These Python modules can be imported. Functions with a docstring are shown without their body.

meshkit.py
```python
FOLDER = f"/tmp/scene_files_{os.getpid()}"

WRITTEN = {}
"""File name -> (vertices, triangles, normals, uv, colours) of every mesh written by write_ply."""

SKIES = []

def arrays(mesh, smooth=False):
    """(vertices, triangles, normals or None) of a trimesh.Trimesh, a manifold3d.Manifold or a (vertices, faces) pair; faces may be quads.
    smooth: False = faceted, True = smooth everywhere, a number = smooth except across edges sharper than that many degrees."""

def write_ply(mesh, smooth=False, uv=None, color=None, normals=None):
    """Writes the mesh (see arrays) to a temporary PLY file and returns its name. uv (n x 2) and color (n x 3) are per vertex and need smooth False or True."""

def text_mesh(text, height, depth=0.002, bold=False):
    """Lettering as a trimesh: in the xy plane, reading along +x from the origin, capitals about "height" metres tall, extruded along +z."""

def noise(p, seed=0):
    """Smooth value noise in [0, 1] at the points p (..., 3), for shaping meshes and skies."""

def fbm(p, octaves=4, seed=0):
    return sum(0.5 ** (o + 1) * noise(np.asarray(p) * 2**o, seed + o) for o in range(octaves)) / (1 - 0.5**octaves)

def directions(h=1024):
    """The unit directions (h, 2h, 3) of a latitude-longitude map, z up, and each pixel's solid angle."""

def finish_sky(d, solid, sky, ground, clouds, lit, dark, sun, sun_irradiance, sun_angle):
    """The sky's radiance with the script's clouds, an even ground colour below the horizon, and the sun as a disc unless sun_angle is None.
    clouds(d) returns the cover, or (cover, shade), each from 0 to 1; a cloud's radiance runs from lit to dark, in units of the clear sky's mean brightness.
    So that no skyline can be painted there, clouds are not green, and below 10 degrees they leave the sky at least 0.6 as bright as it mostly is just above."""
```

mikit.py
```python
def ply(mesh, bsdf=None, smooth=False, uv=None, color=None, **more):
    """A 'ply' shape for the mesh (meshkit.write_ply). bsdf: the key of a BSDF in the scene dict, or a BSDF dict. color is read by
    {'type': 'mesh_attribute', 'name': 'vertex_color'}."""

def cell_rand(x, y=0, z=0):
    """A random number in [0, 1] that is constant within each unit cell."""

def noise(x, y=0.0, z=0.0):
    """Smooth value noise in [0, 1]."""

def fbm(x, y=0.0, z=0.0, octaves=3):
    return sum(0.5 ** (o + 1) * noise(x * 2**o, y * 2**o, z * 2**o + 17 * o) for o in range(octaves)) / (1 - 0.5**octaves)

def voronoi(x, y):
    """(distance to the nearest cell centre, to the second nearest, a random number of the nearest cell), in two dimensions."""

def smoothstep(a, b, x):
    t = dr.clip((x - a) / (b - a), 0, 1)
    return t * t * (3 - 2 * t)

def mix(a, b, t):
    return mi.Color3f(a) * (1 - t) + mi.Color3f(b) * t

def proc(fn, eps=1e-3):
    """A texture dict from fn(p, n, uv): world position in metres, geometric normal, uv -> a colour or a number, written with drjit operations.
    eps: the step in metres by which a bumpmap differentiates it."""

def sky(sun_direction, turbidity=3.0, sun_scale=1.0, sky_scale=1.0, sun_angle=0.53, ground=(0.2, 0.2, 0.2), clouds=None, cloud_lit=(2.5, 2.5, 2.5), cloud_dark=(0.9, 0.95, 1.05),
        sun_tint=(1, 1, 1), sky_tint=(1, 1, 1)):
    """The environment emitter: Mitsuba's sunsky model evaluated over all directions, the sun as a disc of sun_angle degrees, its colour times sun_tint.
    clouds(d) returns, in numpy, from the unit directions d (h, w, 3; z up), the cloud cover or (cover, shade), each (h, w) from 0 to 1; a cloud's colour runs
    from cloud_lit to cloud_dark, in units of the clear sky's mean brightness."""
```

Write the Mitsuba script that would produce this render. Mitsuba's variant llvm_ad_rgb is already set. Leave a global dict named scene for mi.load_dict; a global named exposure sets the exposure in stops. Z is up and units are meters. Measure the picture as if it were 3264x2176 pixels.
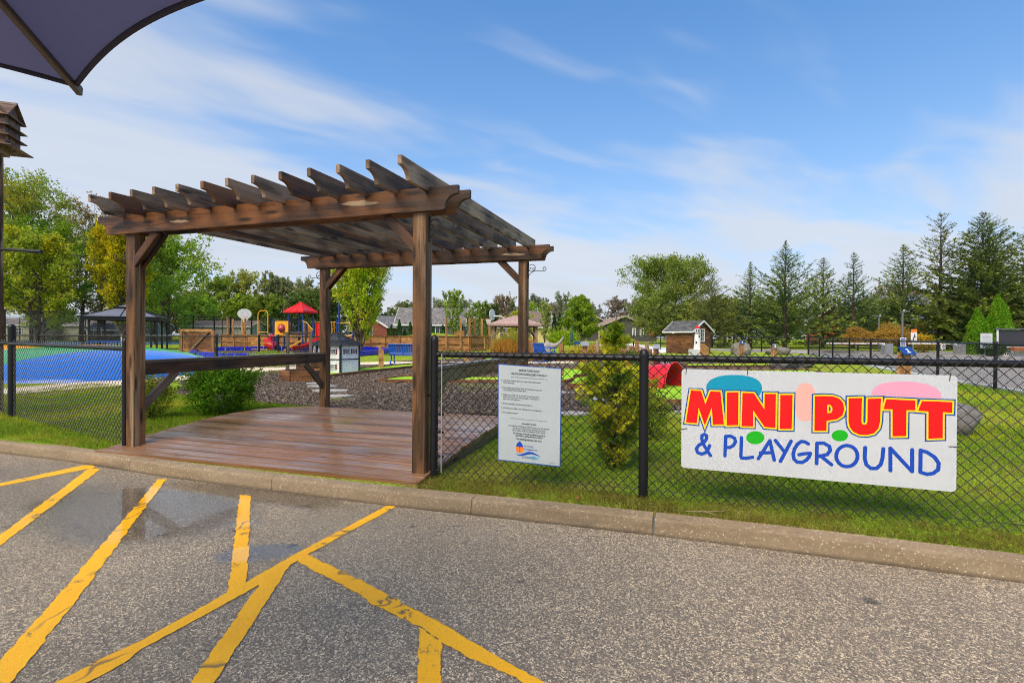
import math, numpy as np, trimesh, shapely, mitsuba as mi, drjit as dr, mikit, meshkit
import shapely.geometry as sg
from shapely import affinity
from mikit import proc, noise, fbm, voronoi, smoothstep, mix, cell_rand

# ---------------------------------------------------------------- camera, sky, exposure
TF = mi.ScalarTransform4f
scene, labels = {}, {}
exposure = 2.2
CP, SP, CR, SR = math.cos(-.0072), math.sin(-.0072), math.cos(.0057), math.sin(.0057)
scene['camera'] = {'type': 'perspective', 'fov': 89.03, 'fov_axis': 'x', 'near_clip': 0.05, 'far_clip': 3000.0,
                   'to_world': TF().look_at(origin=[0, 0, 1.48], target=[0, CP, 1.48 + SP], up=[-SR, -SP * CR, CP * CR])}


def clouds(d):
    """thin streaky high cloud, thicker towards the horizon"""
    z = np.maximum(d[..., 2], 0) + .10
    p = np.stack([d[..., 0] / z, d[..., 1] / z, d[..., 0] * 0], -1)
    a = .55
    q = np.stack([p[..., 0] * math.cos(a) + p[..., 1] * math.sin(a), -p[..., 0] * math.sin(a) + p[..., 1] * math.cos(a), p[..., 2]], -1)
    w = meshkit.fbm(q * .8 + 3.7, 3, 5) - .5
    s = meshkit.fbm(q * np.array([.45, 1.5, 1]) + w[..., None] * 1.2 + 11.3, 6, 21)
    t = meshkit.fbm(q * np.array([.9, 2.6, 1]) + w[..., None] * 2 + 5.1, 5, 33)
    el = np.degrees(np.arcsin(np.clip(d[..., 2], 0, 1)))
    az = np.degrees(np.arctan2(d[..., 0], d[..., 1]))
    bias = .30 * np.exp(-el / 12.0) + .07 * np.cos(np.radians(az + 75)) + .045
    c = np.clip((.50 * s + .50 * t + bias - .515) / .19, 0, 1)
    c = c * c * (3 - 2 * c)
    veil = .90 * np.exp(-np.maximum(el - 3, 0) / 8.5)
    cover = 1 - (1 - .80 * c) * (1 - veil)
    shade = np.clip(.35 + .9 * (t - .5) + .35 * np.exp(-el / 5), 0, 1)
    return cover, shade


SUN = np.array([-.33, -.58, .745])
scene['sky_light'] = mikit.sky(SUN.tolist(), turbidity=3, sun_scale=.60, sky_scale=1.0, sun_angle=40, ground=(.16, .15, .12), clouds=clouds,
                               cloud_lit=(1.72, 1.78, 1.90), cloud_dark=(1.36, 1.46, 1.62), sky_tint=(.76, 1.12, 1.33))

# ---------------------------------------------------------------- helpers
rng = np.random.default_rng(11)


def T(y):
    """height of the ground behind the kerb: it climbs gently away from the car park"""
    return .12 + .0095 * np.clip(np.asarray(y, float) - 5, 0, 140)


def nrm(v):
    v = np.asarray(v, float)
    return v / np.linalg.norm(v)


def rotz(a):
    c, s = math.cos(a), math.sin(a)
    return np.array([[c, -s, 0], [s, c, 0], [0, 0, 1.0]])


class MB:
    """collects triangles with uv and colour; build() makes them one entry"""

    def __init__(s):
        s.t, s.u, s.c, s.smooth_parts = [], [], [], []

    def tri(s, P, uv=None, c=None):
        P = np.asarray(P, float).reshape(-1, 3, 3)
        s.t.append(P)
        s.u.append(np.zeros((len(P), 3, 2)) if uv is None else np.asarray(uv, float).reshape(-1, 3, 2))
        if c is None:
            c = np.ones((len(P), 3, 3)) * .5
        else:
            c = np.asarray(c, float)
            c = np.broadcast_to(c if c.ndim == 3 else (c[:, None] if c.ndim == 2 else c[None, None]), (len(P), 3, 3))
        s.c.append(c)
        return s

    def quad(s, Q, uv=None, c=None):
        Q = np.asarray(Q, float).reshape(-1, 4, 3)
        P = np.concatenate([Q[:, [0, 1, 2]], Q[:, [0, 2, 3]]])
        if uv is not None:
            uv = np.asarray(uv, float).reshape(-1, 4, 2)
            uv = np.concatenate([uv[:, [0, 1, 2]], uv[:, [0, 2, 3]]])
        if c is not None:
            c = np.asarray(c, float)
            if c.ndim == 2:
                c = np.concatenate([c, c])
        return s.tri(P, uv, c)

    def mesh(s, m, M=None, c=None):
        v, f = (m if isinstance(m, tuple) else (m.vertices, m.faces))
        v, f = np.asarray(v, float), np.asarray(f)
        if M is not None:
            v = v @ np.asarray(M)[:3, :3].T + np.asarray(M)[:3, 3]
        if f.shape[1] == 4:
            return s.quad(v[f], None, c)
        return s.tri(v[f], None, c)

    def bar(s, p0, p1, w, h, up=(0, 0, 1), ch=.004, c=None, taper=1.0):
        """chamfered board from p0 to p1 (centre line); w across, h along up; wood uv in metres"""
        p0, p1 = np.asarray(p0, float), np.asarray(p1, float)
        L = np.linalg.norm(p1 - p0)
        e0 = (p1 - p0) / L
        up = np.asarray(up, float)
        e1 = nrm(np.cross(up, e0)) if abs(np.dot(nrm(up), e0)) < .999 else nrm(np.cross([1, .3, 0], e0))
        e2 = np.cross(e0, e1)
        a, b = w / 2, h / 2
        ch = min(ch, a * .4, b * .4)
        pr = np.array([(a, -b + ch), (a, b - ch), (a - ch, b), (-a + ch, b), (-a, b - ch), (-a, -b + ch), (-a + ch, -b), (a - ch, -b)])
        per = np.concatenate([[0], np.cumsum(np.linalg.norm(np.diff(np.vstack([pr, pr[:1]]), axis=0), axis=1))])
        off, uo = 8.0 * rng.integers(1, 300), rng.uniform(0, 40)
        r0 = p0 + pr[:, :1] * e1 + pr[:, 1:] * e2
        r1 = p1 + (pr[:, :1] * e1 + pr[:, 1:] * e2) * taper
        Q, U = [], []
        for i in range(8):
            j = (i + 1) % 8
            Q.append([r0[i], r0[j], r1[j], r1[i]])
            U.append([(uo, off + .5 + per[i]), (uo, off + .5 + per[i + 1]), (uo + L, off + .5 + per[i + 1]), (uo + L, off + .5 + per[i])])
        s.quad(Q, U, None if c is None else np.tile(np.asarray(c, float), (8, 1)))
        tp, tu = [], []
        for r, sg_ in ((r0, -1), (r1, 1)):
            for i in range(1, 7):
                k = (0, i, i + 1) if sg_ > 0 else (0, i + 1, i)
                tp.append([r[q] for q in k])
                tu.append([(uo + pr[q, 0] * .4, off + 3 + pr[q, 1]) for q in k])
        s.tri(tp, tu, None if c is None else np.tile(np.asarray(c, float), (12, 1)))
        return s

    def box(s, c, size, a=0.0, col=None, ch=.003):
        c = np.asarray(c, float)
        d = rotz(a) @ np.array([size[0] / 2, 0, 0])
        return s.bar(c - d, c + d, size[1], size[2], ch=ch, c=col)

    def prism(s, poly, o, eu, ev, depth, c=None):
        """polygon (in eu, ev) pushed by depth along eu x ev; wood uv along eu"""
        o, eu, ev = (np.asarray(x, float) for x in (o, eu, ev))
        en = np.cross(eu, ev)
        g = poly if isinstance(poly, (sg.Polygon, sg.MultiPolygon)) else sg.Polygon(poly)
        off, uo = 8.0 * rng.integers(1, 300), rng.uniform(0, 40)
        for q in getattr(g, 'geoms', [g]):
            m = trimesh.creation.extrude_polygon(q, depth, engine='earcut')
            v = m.vertices
            P = o + v[:, :1] * eu + v[:, 1:2] * ev + v[:, 2:] * en
            U = np.stack([uo + v[:, 0], off + .5 + v[:, 1] + v[:, 2]], 1)
            s.tri(P[m.faces], U[m.faces], c)
        return s

    def flat(s, poly, o, eu, ev, c=None):
        """one sided flat polygon facing eu x ev (print on a sign)"""
        o, eu, ev = (np.asarray(x, float) for x in (o, eu, ev))
        for q in getattr(poly, 'geoms', [poly]):
            v, f = trimesh.creation.triangulate_polygon(q, engine='earcut')
            P = o + v[:, :1] * eu + v[:, 1:2] * ev
            P = P[f]
            n = np.cross(P[:, 1] - P[:, 0], P[:, 2] - P[:, 0]) @ np.cross(eu, ev)
            P[n < 0] = P[n < 0][:, ::-1]
            s.tri(P, None, c)
        return s

    def tube(s, pts, r, n=8, cap=True, c=None):
        pts = np.asarray(pts, float)
        r = np.broadcast_to(np.asarray(r, float), (len(pts),))
        d = np.gradient(pts, axis=0)
        d /= np.linalg.norm(d, axis=1, keepdims=True)
        ref = np.array([0, 0, 1.0]) if abs(d[:, 2]).max() < .9 else np.array([.31, .95, .05])
        e1 = np.cross(d, ref)
        if np.linalg.norm(e1, axis=1).min() < 1e-3:
            e1 = np.cross(d, [.7, .1, .71])
        e1 /= np.linalg.norm(e1, axis=1, keepdims=True)
        e2 = np.cross(d, e1)
        a = np.arange(n) * 2 * np.pi / n
        R = pts[:, None] + r[:, None, None] * (np.cos(a)[None, :, None] * e1[:, None] + np.sin(a)[None, :, None] * e2[:, None])
        Q = np.stack([R[:-1], np.roll(R, -1, 1)[:-1], np.roll(R, -1, 1)[1:], R[1:]], 2).reshape(-1, 4, 3)
        s.quad(Q[:, ::-1], None, c)
        if cap:
            for k, o in ((0, 1), (len(pts) - 1, -1)):
                i = np.arange(n)
                P = np.stack([R[k][i], R[k][(i + 1) % n], np.broadcast_to(pts[k], (n, 3))], 1)
                s.tri(P[:, ::o], None, c)
        return s

    def lathe(s, prof, o, n=20, c=None, axis=None):
        """profile of (radius, height), bottom to top"""
        prof = np.asarray(prof, float)
        a = np.arange(n) * 2 * np.pi / n
        R = np.stack([prof[:, :1] * np.cos(a), prof[:, :1] * np.sin(a), np.broadcast_to(prof[:, 1:], (len(prof), n))], -1)
        if axis is not None:
            R = R @ np.asarray(axis, float)
        R = R + np.asarray(o, float)
        Q = np.stack([R[:-1], np.roll(R, -1, 1)[:-1], np.roll(R, -1, 1)[1:], R[1:]], 2).reshape(-1, 4, 3)
        return s.quad(Q, None, c)

    def tris(s):
        return np.concatenate(s.t)


used = set()


def newkey(name, parent=None):
    base = f'{parent}__{name}' if parent else name
    k, i = base, 0
    while k in used:
        i += 1
        k = f'{base}_{i:03d}'
    used.add(k)
    return k


def setlabel(k, label=None, cat=None, group=None, kind=None):
    d = {a: b for a, b in (('label', label), ('category', cat), ('group', group), ('kind', kind)) if b}
    if d:
        labels[k] = d


def thing(name, label, cat, group=None):
    k = newkey(name)
    setlabel(k, label, cat, group)
    return k


def put(name, mb, mat, parent=None, label=None, cat=None, group=None, kind=None, smooth=False):
    k = newkey(name, parent)
    P, U, C = np.concatenate(mb.t), np.concatenate(mb.u), np.concatenate(mb.c)
    n = np.linalg.norm(np.cross(P[:, 1] - P[:, 0], P[:, 2] - P[:, 0]), axis=1)
    ok = n > 1e-12
    P, U, C = P[ok], U[ok], C[ok]
    if smooth:
        m = trimesh.Trimesh(P.reshape(-1, 3), np.arange(len(P) * 3).reshape(-1, 3), process=False)
        m.merge_vertices(digits_vertex=5)
        scene[k] = mikit.ply(m, mat, smooth)
    else:
        uv = U.reshape(-1, 2) if np.abs(U).max() > 0 else None
        col = C.reshape(-1, 3) if mat in VCOL else None
        scene[k] = mikit.ply((P.reshape(-1, 3), np.arange(len(P) * 3).reshape(-1, 3)), mat, False, uv=uv, color=col)
    setlabel(k, label, cat, group, kind)
    return k


# ---------------------------------------------------------------- materials
VCOL = set()


def mat(k, rgb, rough=.6, metal=0.0, spec=.5, clear=0.0, bump=None):
    if callable(rgb):
        rgb = proc(rgb)
    elif isinstance(rgb, (tuple, list)):
        rgb = {'type': 'rgb', 'value': list(rgb)}
    if callable(rough):
        rough = proc(rough)
    b = {'type': 'principled', 'base_color': rgb, 'roughness': rough, 'metallic': metal, 'specular': spec}
    if clear:
        b['clearcoat'] = clear
        b['clearcoat_gloss'] = .9
    if bump is not None:
        b = {'type': 'bumpmap', 'nested': b, 'arbitrary': proc(bump[0], eps=bump[1]), 'scale': bump[2]}
    scene[k] = {'type': 'twosided', 'bsdf': b}
    return k


def wood(dark, light, grey, amount, rich, us=2.4):
    """boards with grain, blotchy stain, knots, splits and weathered streaks; every board its own tone"""
    def fn(p, n, uv):
        off = dr.floor(uv.y / 8)
        v = uv.y - off * 8
        r1, r2, r3 = cell_rand(off, 3), cell_rand(off, 9), cell_rand(off, 17)
        w = .06 * (noise(uv.x * 1.1 + r1 * 30, v * 3, off) - .5)
        g = .6 * noise(uv.x * 1.0 + r1 * 50, (v + w) * 75, off) + .4 * noise(uv.x * 5, v * 260, off)
        b = smoothstep(.30, .70, fbm(uv.x * us + r1 * 13, (v + w) * 10, off + 1, octaves=5))
        c = mix(dark, light, dr.clip(.45 * g + .75 * b - .12, 0, 1)) * (.66 + .68 * r2)
        k = smoothstep(.50, .74, fbm(uv.x * us * .35 + r1 * 9, v * 13, off, octaves=5)) * amount * (.45 + r3)
        c = mix(c, mi.Color3f(grey) * (.55 + .9 * g), dr.clip(k, 0, 1))
        d1, d2, kk = voronoi(uv.x * 1.5 + r1 * 20, v * 7 + r2 * 9)
        c = c * (1 - .85 * smoothstep(.22, .06, d1) * dr.select(kk > .40, 1.0, 0.0))
        crack = smoothstep(.05, .0, dr.abs(noise(uv.x * .7 + r1 * 70, v * 30, off + 5) - .5)) * smoothstep(.45, .6, noise(uv.x * .8, v * 2, off))
        c = c * (1 - .6 * crack)
        return c * (1 + rich * (fbm(uv.x * .5 + r2 * 31, v * 3, off + 2) - .5))
    return fn


mat('m_pergola', wood((.016, .006, .003), (.16, .060, .014), (.12, .075, .045), .30, .8), .55)
mat('m_post', wood((.026, .012, .004), (.15, .066, .020), (.36, .26, .15), .60, .6), .6)
mat('m_rafter', wood((.075, .048, .028), (.36, .25, .155), (.24, .10, .03), .40, .6), .65)
mat('m_cap', wood((.045, .030, .020), (.15, .105, .075), (.20, .16, .13), .45, .8), .32)
mat('m_cedar', wood((.27, .115, .035), (.52, .26, .09), (.22, .13, .07), .4, .5), .6)
mat('m_barewood', wood((.18, .12, .07), (.36, .26, .16), (.30, .26, .22), .6, .5), .65)
mat('m_brownwall', wood((.10, .04, .012), (.20, .085, .028), (.16, .10, .06), .25, .5), .6)


def deck_col(p, n, uv):
    off = dr.floor(uv.y / 8)
    v = uv.y - off * 8
    r1, r2 = cell_rand(off, 3), cell_rand(off, 9)
    g = .5 * noise(uv.x * 1.3 + r1 * 50, v * 70, off) + .5 * noise(uv.x * 6, v * 240, off)
    c = mix((.085, .038, .016), (.22, .105, .046), g) * (.62 + .75 * r2)
    c = mix(c, (.235, .175, .13), smoothstep(.45, .75, fbm(uv.x * .8 + r1 * 9, v * 8, off, octaves=4)) * .55)
    d1, d2, kk = voronoi(uv.x * 1.3 + r1 * 20, v * 6 + r2 * 9)
    return c * (1 - .6 * smoothstep(.07, .02, d1) * dr.select(kk > .5, 1.0, 0.0)) * (.72 + .56 * fbm(p.x * 1.1, p.y * 1.1, 3))


mat('m_deck', deck_col, lambda p, n, uv: .13 + .26 * smoothstep(.35, .65, fbm(p.x * 2.1 + 7, p.y * 2.1, 2)) + .12 * noise(uv.x * 3, uv.y * 60), spec=.7)


def wet(p):
    """how much standing water covers the car park near the gate"""
    w = fbm(p.x * 2.2, p.y * 2.2, 7, octaves=4) - .5
    e = lambda cx, cy, rx, ry, a: dr.sqrt(dr.square(((p.x - cx) * math.cos(a) + (p.y - cy) * math.sin(a)) / rx) + dr.square((-(p.x - cx) * math.sin(a) + (p.y - cy) * math.cos(a)) / ry))
    d = dr.minimum(e(-3.15, 4.40, 1.25, .78, -.40), dr.minimum(e(-2.35, 4.84, 1.25, .20, -.33), e(-1.72, 3.55, .35, .16, .3)))
    return smoothstep(1.08, .62, d + w * .55)


def damp(p):
    return smoothstep(.40, .70, fbm(p.x * .55 + 9, p.y * .55, 4))


def stones(p):
    d1, d2, k = voronoi(p.x * 104, p.y * 104)
    return d1, d2, k


def asphalt_col(p, n, uv):
    d1, d2, k = stones(p)
    e1, e2, k2 = voronoi(p.x * 170 + 31, p.y * 170)
    st = mix((.125, .108, .088), (.92, .75, .53), k * k * .8 + .2 * k2)
    st = mix(st, (.36, .26, .18), smoothstep(.86, .95, cell_rand(k * 9173, 2)))
    c = mix(st, (.052, .046, .039), smoothstep(.0, .14, .17 - (d2 - d1)) * .9)
    c = mix(c, (.05, .048, .045), .55 * smoothstep(.55, .8, k2))
    c = c * (.86 + .3 * fbm(p.x * .9, p.y * .9, 1))
    dark = smoothstep(.76, .84, fbm(p.x * 3.9 + 40, p.y * 6.5, 8, octaves=5))
    c = mix(c, (.03, .03, .032), .75 * dark)
    return c * (1 - .28 * damp(p)) * (1 - .50 * wet(p))


def asphalt_h(p, n, uv):
    d1, d2, k = stones(p)
    return (smoothstep(.0, .22, d2 - d1) * (.6 + .4 * k)) * (1 - .97 * smoothstep(.15, .7, wet(p) + .25 * (k - .5)))


mat('m_asphalt', asphalt_col, lambda p, n, uv: dr.maximum(.02, (.62 - .14 * damp(p)) * (1 - smoothstep(.1, .75, wet(p)))), spec=.5, bump=(asphalt_h, 8e-4, .0022))


def paint_col(p, n, uv):
    d1, d2, k = stones(p)
    wear = smoothstep(.73, .84, fbm(p.x * 9, p.y * 9, 3, octaves=4) + .16 * (k - .5))
    crack = smoothstep(.035, .0, dr.abs(fbm(p.x * 4 + 8, p.y * 4, 6) - .5)) * smoothstep(.5, .6, noise(p.x * 3, p.y * 3, 9))
    c = mix((.90, .47, .010), (.86, .41, .008), fbm(p.x * 5, p.y * 5))
    c = c * (.88 + .2 * smoothstep(.0, .3, d2 - d1))
    return mix(c, (.075, .07, .065), dr.maximum(wear * .85, crack * .8))


mat('m_paint', paint_col, lambda p, n, uv: dr.maximum(.03, .55 * (1 - smoothstep(.2, .8, wet(p)))), bump=(asphalt_h, 8e-4, .0014))


def concrete_col(p, n, uv):
    up_ = dr.select(n.z > .6, p.y, p.z * 1.1)
    d1, d2, k = voronoi(p.x * 80, up_ * 80)
    c = mix((.185, .13, .07), (.31, .235, .15), fbm(p.x * 3, p.y * 3, p.z * 9, octaves=4))
    c = mix(c, (.74, .66, .50), smoothstep(.75, .95, k) * smoothstep(.45, .1, d1) * (.35 + .65 * smoothstep(.45, .6, fbm(p.x * 6, p.y * 6, p.z * 30))))
    c = mix(c, (.13, .10, .065), smoothstep(.60, .78, fbm(p.x * 1.7 + 3, p.y * 1.7, p.z * 4 + 8, octaves=5)) * .7)
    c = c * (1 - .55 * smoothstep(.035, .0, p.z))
    return c * (.8 + .4 * fbm(p.x * 40, p.y * 40, p.z * 40))


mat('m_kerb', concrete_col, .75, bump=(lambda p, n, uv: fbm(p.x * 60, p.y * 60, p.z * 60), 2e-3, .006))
mat('m_path', lambda p, n, uv: mix((.50, .42, .31), (.62, .54, .42), fbm(p.x * 2, p.y * 2, octaves=5)) * (.85 + .25 * noise(p.x * 30, p.y * 30)), .8)
mat('m_stone', lambda p, n, uv: mix((.22, .21, .20), (.46, .44, .42), fbm(p.x * 5, p.y * 5, p.z * 5, octaves=5)) * (.8 + .4 * noise(p.x * 40, p.y * 40, p.z * 40)), .6)
mat('m_rock', lambda p, n, uv: mix((.055, .055, .06), (.24, .22, .21), fbm(p.x * 4, p.y * 4, p.z * 7, octaves=6)) * (.7 + .6 * noise(p.x * 25, p.y * 25, p.z * 25)), .7)


def lawn_col(p, n, uv):
    f = fbm(p.x * .55, p.y * .55, 1, octaves=4)
    g = fbm(p.x * 3.1, p.y * 3.1, 2, octaves=4)
    c = mix((.12, .22, .012), (.28, .36, .026), .5 * f + .5 * g)
    c = mix(c, (.21, .165, .05), smoothstep(.56, .72, fbm(p.x * 1.3 + 5, p.y * 1.3, 5, octaves=4)) * .65)
    near = smoothstep(16, 8, p.y)
    c = mix(c, (.075, .06, .03), near * smoothstep(.55, .7, noise(p.x * 45, p.y * 45)) * .6)
    return c * (.72 + .55 * noise(p.x * 60, p.y * 60) * near + .3 * (1 - near))


mat('m_lawn', lawn_col, .9, spec=.2, bump=(lambda p, n, uv: fbm(p.x * 35, p.y * 35, octaves=3), 4e-3, .03))


def mulch_col(p, n, uv):
    d1, d2, k = voronoi(p.x * 40 + 3 * noise(p.x * 5, p.y * 5), p.y * 30)
    c = mix((.035, .025, .017), (.19, .145, .108), k * k)
    c = mix(c, (.30, .25, .22), smoothstep(.86, .95, k) * .8)
    c = mix(c, (.13, .17, .02), smoothstep(.66, .76, fbm(p.x * .8 + 4, p.y * .8, 3, octaves=4)) * .85)
    return c * (.55 + .6 * smoothstep(0, .3, d2 - d1))


mat('m_mulch', mulch_col, .85, spec=.3, bump=(lambda p, n, uv: voronoi(p.x * 40 + 3 * noise(p.x * 5, p.y * 5), p.y * 30)[2], 4e-3, .02))
mat('m_road', lambda p, n, uv: mix((.17, .165, .16), (.26, .25, .24), fbm(p.x * 1.2, p.y * 7, 2, octaves=4)), .8)
mat('m_turf', lambda p, n, uv: mix((.18, .36, .02), (.27, .46, .035), fbm(p.x * 2, p.y * 2, octaves=4)) * (.8 + .35 * noise(p.x * 70, p.y * 70)), .9, spec=.15)
mat('m_shingle', lambda p, n, uv: mix((.10, .10, .105), (.25, .235, .225), cell_rand(p.x * 3.1 + p.y * 1.3, p.y * 2.2, p.z * 5.5)) * (.8 + .4 * noise(p.x * 9, p.y * 9, p.z * 9)), .85)
mat('m_bark', lambda p, n, uv: mix((.045, .036, .028), (.15, .125, .10), noise(p.x * 14, p.y * 14, p.z * 2.5)), .9, spec=.2)
for k, rough in (('m_leaf', .55), ('m_needle', .6)):
    scene[k] = {'type': 'principledthin', 'base_color': {'type': 'mesh_attribute', 'name': 'vertex_color'}, 'roughness': rough, 'spec_trans': 0.0, 'diff_trans': .75 if k == 'm_leaf' else .35, 'eta': 1.33}
    VCOL.add(k)
scene['m_vc'] = {'type': 'twosided', 'bsdf': {'type': 'principled', 'base_color': {'type': 'mesh_attribute', 'name': 'vertex_color'}, 'roughness': .7, 'specular': .4}}
VCOL.add('m_vc')

mat('m_black', (.009, .009, .011), .40, spec=.4)
mat('m_wire', (.012, .012, .014), .38, spec=.5)
mat('m_iron', (.015, .014, .014), .5)
mat('m_galv', (.50, .51, .52), .4, metal=.6)
mat('m_white', (.78, .78, .78), .5)
mat('m_signwhite', lambda p, n, uv: mix((.60, .635, .665), (.54, .575, .61), fbm(p.x * 2.5 + p.y, p.z * 2.5, 3, octaves=4)), .28)
mat('m_rulewhite', lambda p, n, uv: mix((.46, .52, .54), (.41, .47, .50), fbm(p.x * 3 + p.y, p.z * 3, 3, octaves=4)), .3)
mat('m_ink', (.035, .037, .045), .5)
mat('m_signred', (.80, .004, .004), .35)
mat('m_signyellow', (.86, .66, .01), .35)
mat('m_signblue', (.012, .07, .33), .35)
mat('m_letterblue', (.006, .065, .46), .35)
mat('m_teal', (.0, .29, .46), .35)
mat('m_salmon', (.86, .44, .38), .35)
mat('m_pink', (.84, .36, .51), .35)
mat('m_signgreen', (.01, .44, .01), .35)
mat('m_orange', (.85, .22, .02), .4)
mat('m_cyan', (.03, .40, .70), .4)
mat('m_red', (.62, .012, .012), .28)
mat('m_tunnel', (.66, .012, .022), .25)
mat('m_playyellow', (.78, .38, .012), .35)
mat('m_playblue', (.012, .055, .26), .35)
mat('m_benchblue', (.010, .10, .46), .35)
mat('m_border', (.012, .022, .56), .3)
mat('m_pillowblue', (.012, .15, .62), .2)
mat('m_pillowgreen', (.02, .34, .11), .2)
mat('m_pilloworange', (.88, .36, .006), .25)
mat('m_roofblack', lambda p, n, uv: mix((.018, .019, .024), (.055, .057, .065), cell_rand(p.x * 3 + p.y * 2.1, p.z * 11)), .6)
mat('m_trimblack', (.016, .015, .014), .5)
mat('m_houseblack', (.02, .021, .025), .4)
mat('m_shutter', (.17, .022, .028), .5)
mat('m_pane', (.055, .07, .09), .06, spec=.8)
mat('m_housewhite', (.82, .83, .84), .55)
mat('m_redhouse', (.20, .055, .04), .8)
mat('m_boulder', lambda p, n, uv: mix((.09, .082, .07), (.30, .26, .22), fbm(p.x * 3, p.y * 3, p.z * 4, octaves=5)) * (.8 + .4 * noise(p.x * 20, p.y * 20, p.z * 20)), .75)
mat('m_canopygrey', (.15, .16, .20), .3)
mat('m_bubble', (.40, .06, .06), .1)
mat('m_shingledark', lambda p, n, uv: mix((.05, .055, .058), (.14, .145, .145), cell_rand(p.x * 5 + p.y * 1.3, p.y * 3, p.z * 9)) * (.8 + .4 * noise(p.x * 12, p.y * 12, p.z * 12)), .85)
mat('m_canvas', lambda p, n, uv: mix((.36, .24, .21), (.44, .30, .265), fbm(p.x, p.y, p.z)), .8)
mat('m_greyhouse', (.125, .14, .15), .7)
mat('m_darkhouse', (.085, .08, .077), .7)
mat('m_cream', (.46, .47, .40), .7)
mat('m_yellowhouse', (.66, .56, .25), .7)
mat('m_brick', (.42, .125, .045), .8)
mat('m_brownroof', lambda p, n, uv: mix((.13, .095, .08), (.24, .19, .165), noise(p.x * 4, p.y * 4, p.z * 6)), .85)
mat('m_tan', (.45, .38, .30), .6)
mat('m_concretewhite', (.62, .63, .64), .6)
mat('m_greengate', (.02, .10, .07), .5)
mat('m_binblue', (.01, .07, .24), .4)
scene['m_umbrella'] = {'type': 'principledthin', 'base_color': {'type': 'rgb', 'value': [.13, .125, .21]}, 'roughness': .8, 'spec_trans': 0.0, 'diff_trans': .9, 'eta': 1.3}
mat('m_trim', (.03, .03, .05), .7)
mat('m_bronze', (.16, .125, .085), .4, metal=.3)
mat('m_birdwood', wood((.075, .042, .027), (.20, .115, .075), (.18, .14, .12), .45, .6), .7)
mat('m_court', (.17, .33, .56), .6)
mat('m_screen', (.035, .065, .018), .9)
mat('m_soil', (.17, .09, .05), .9)
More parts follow.
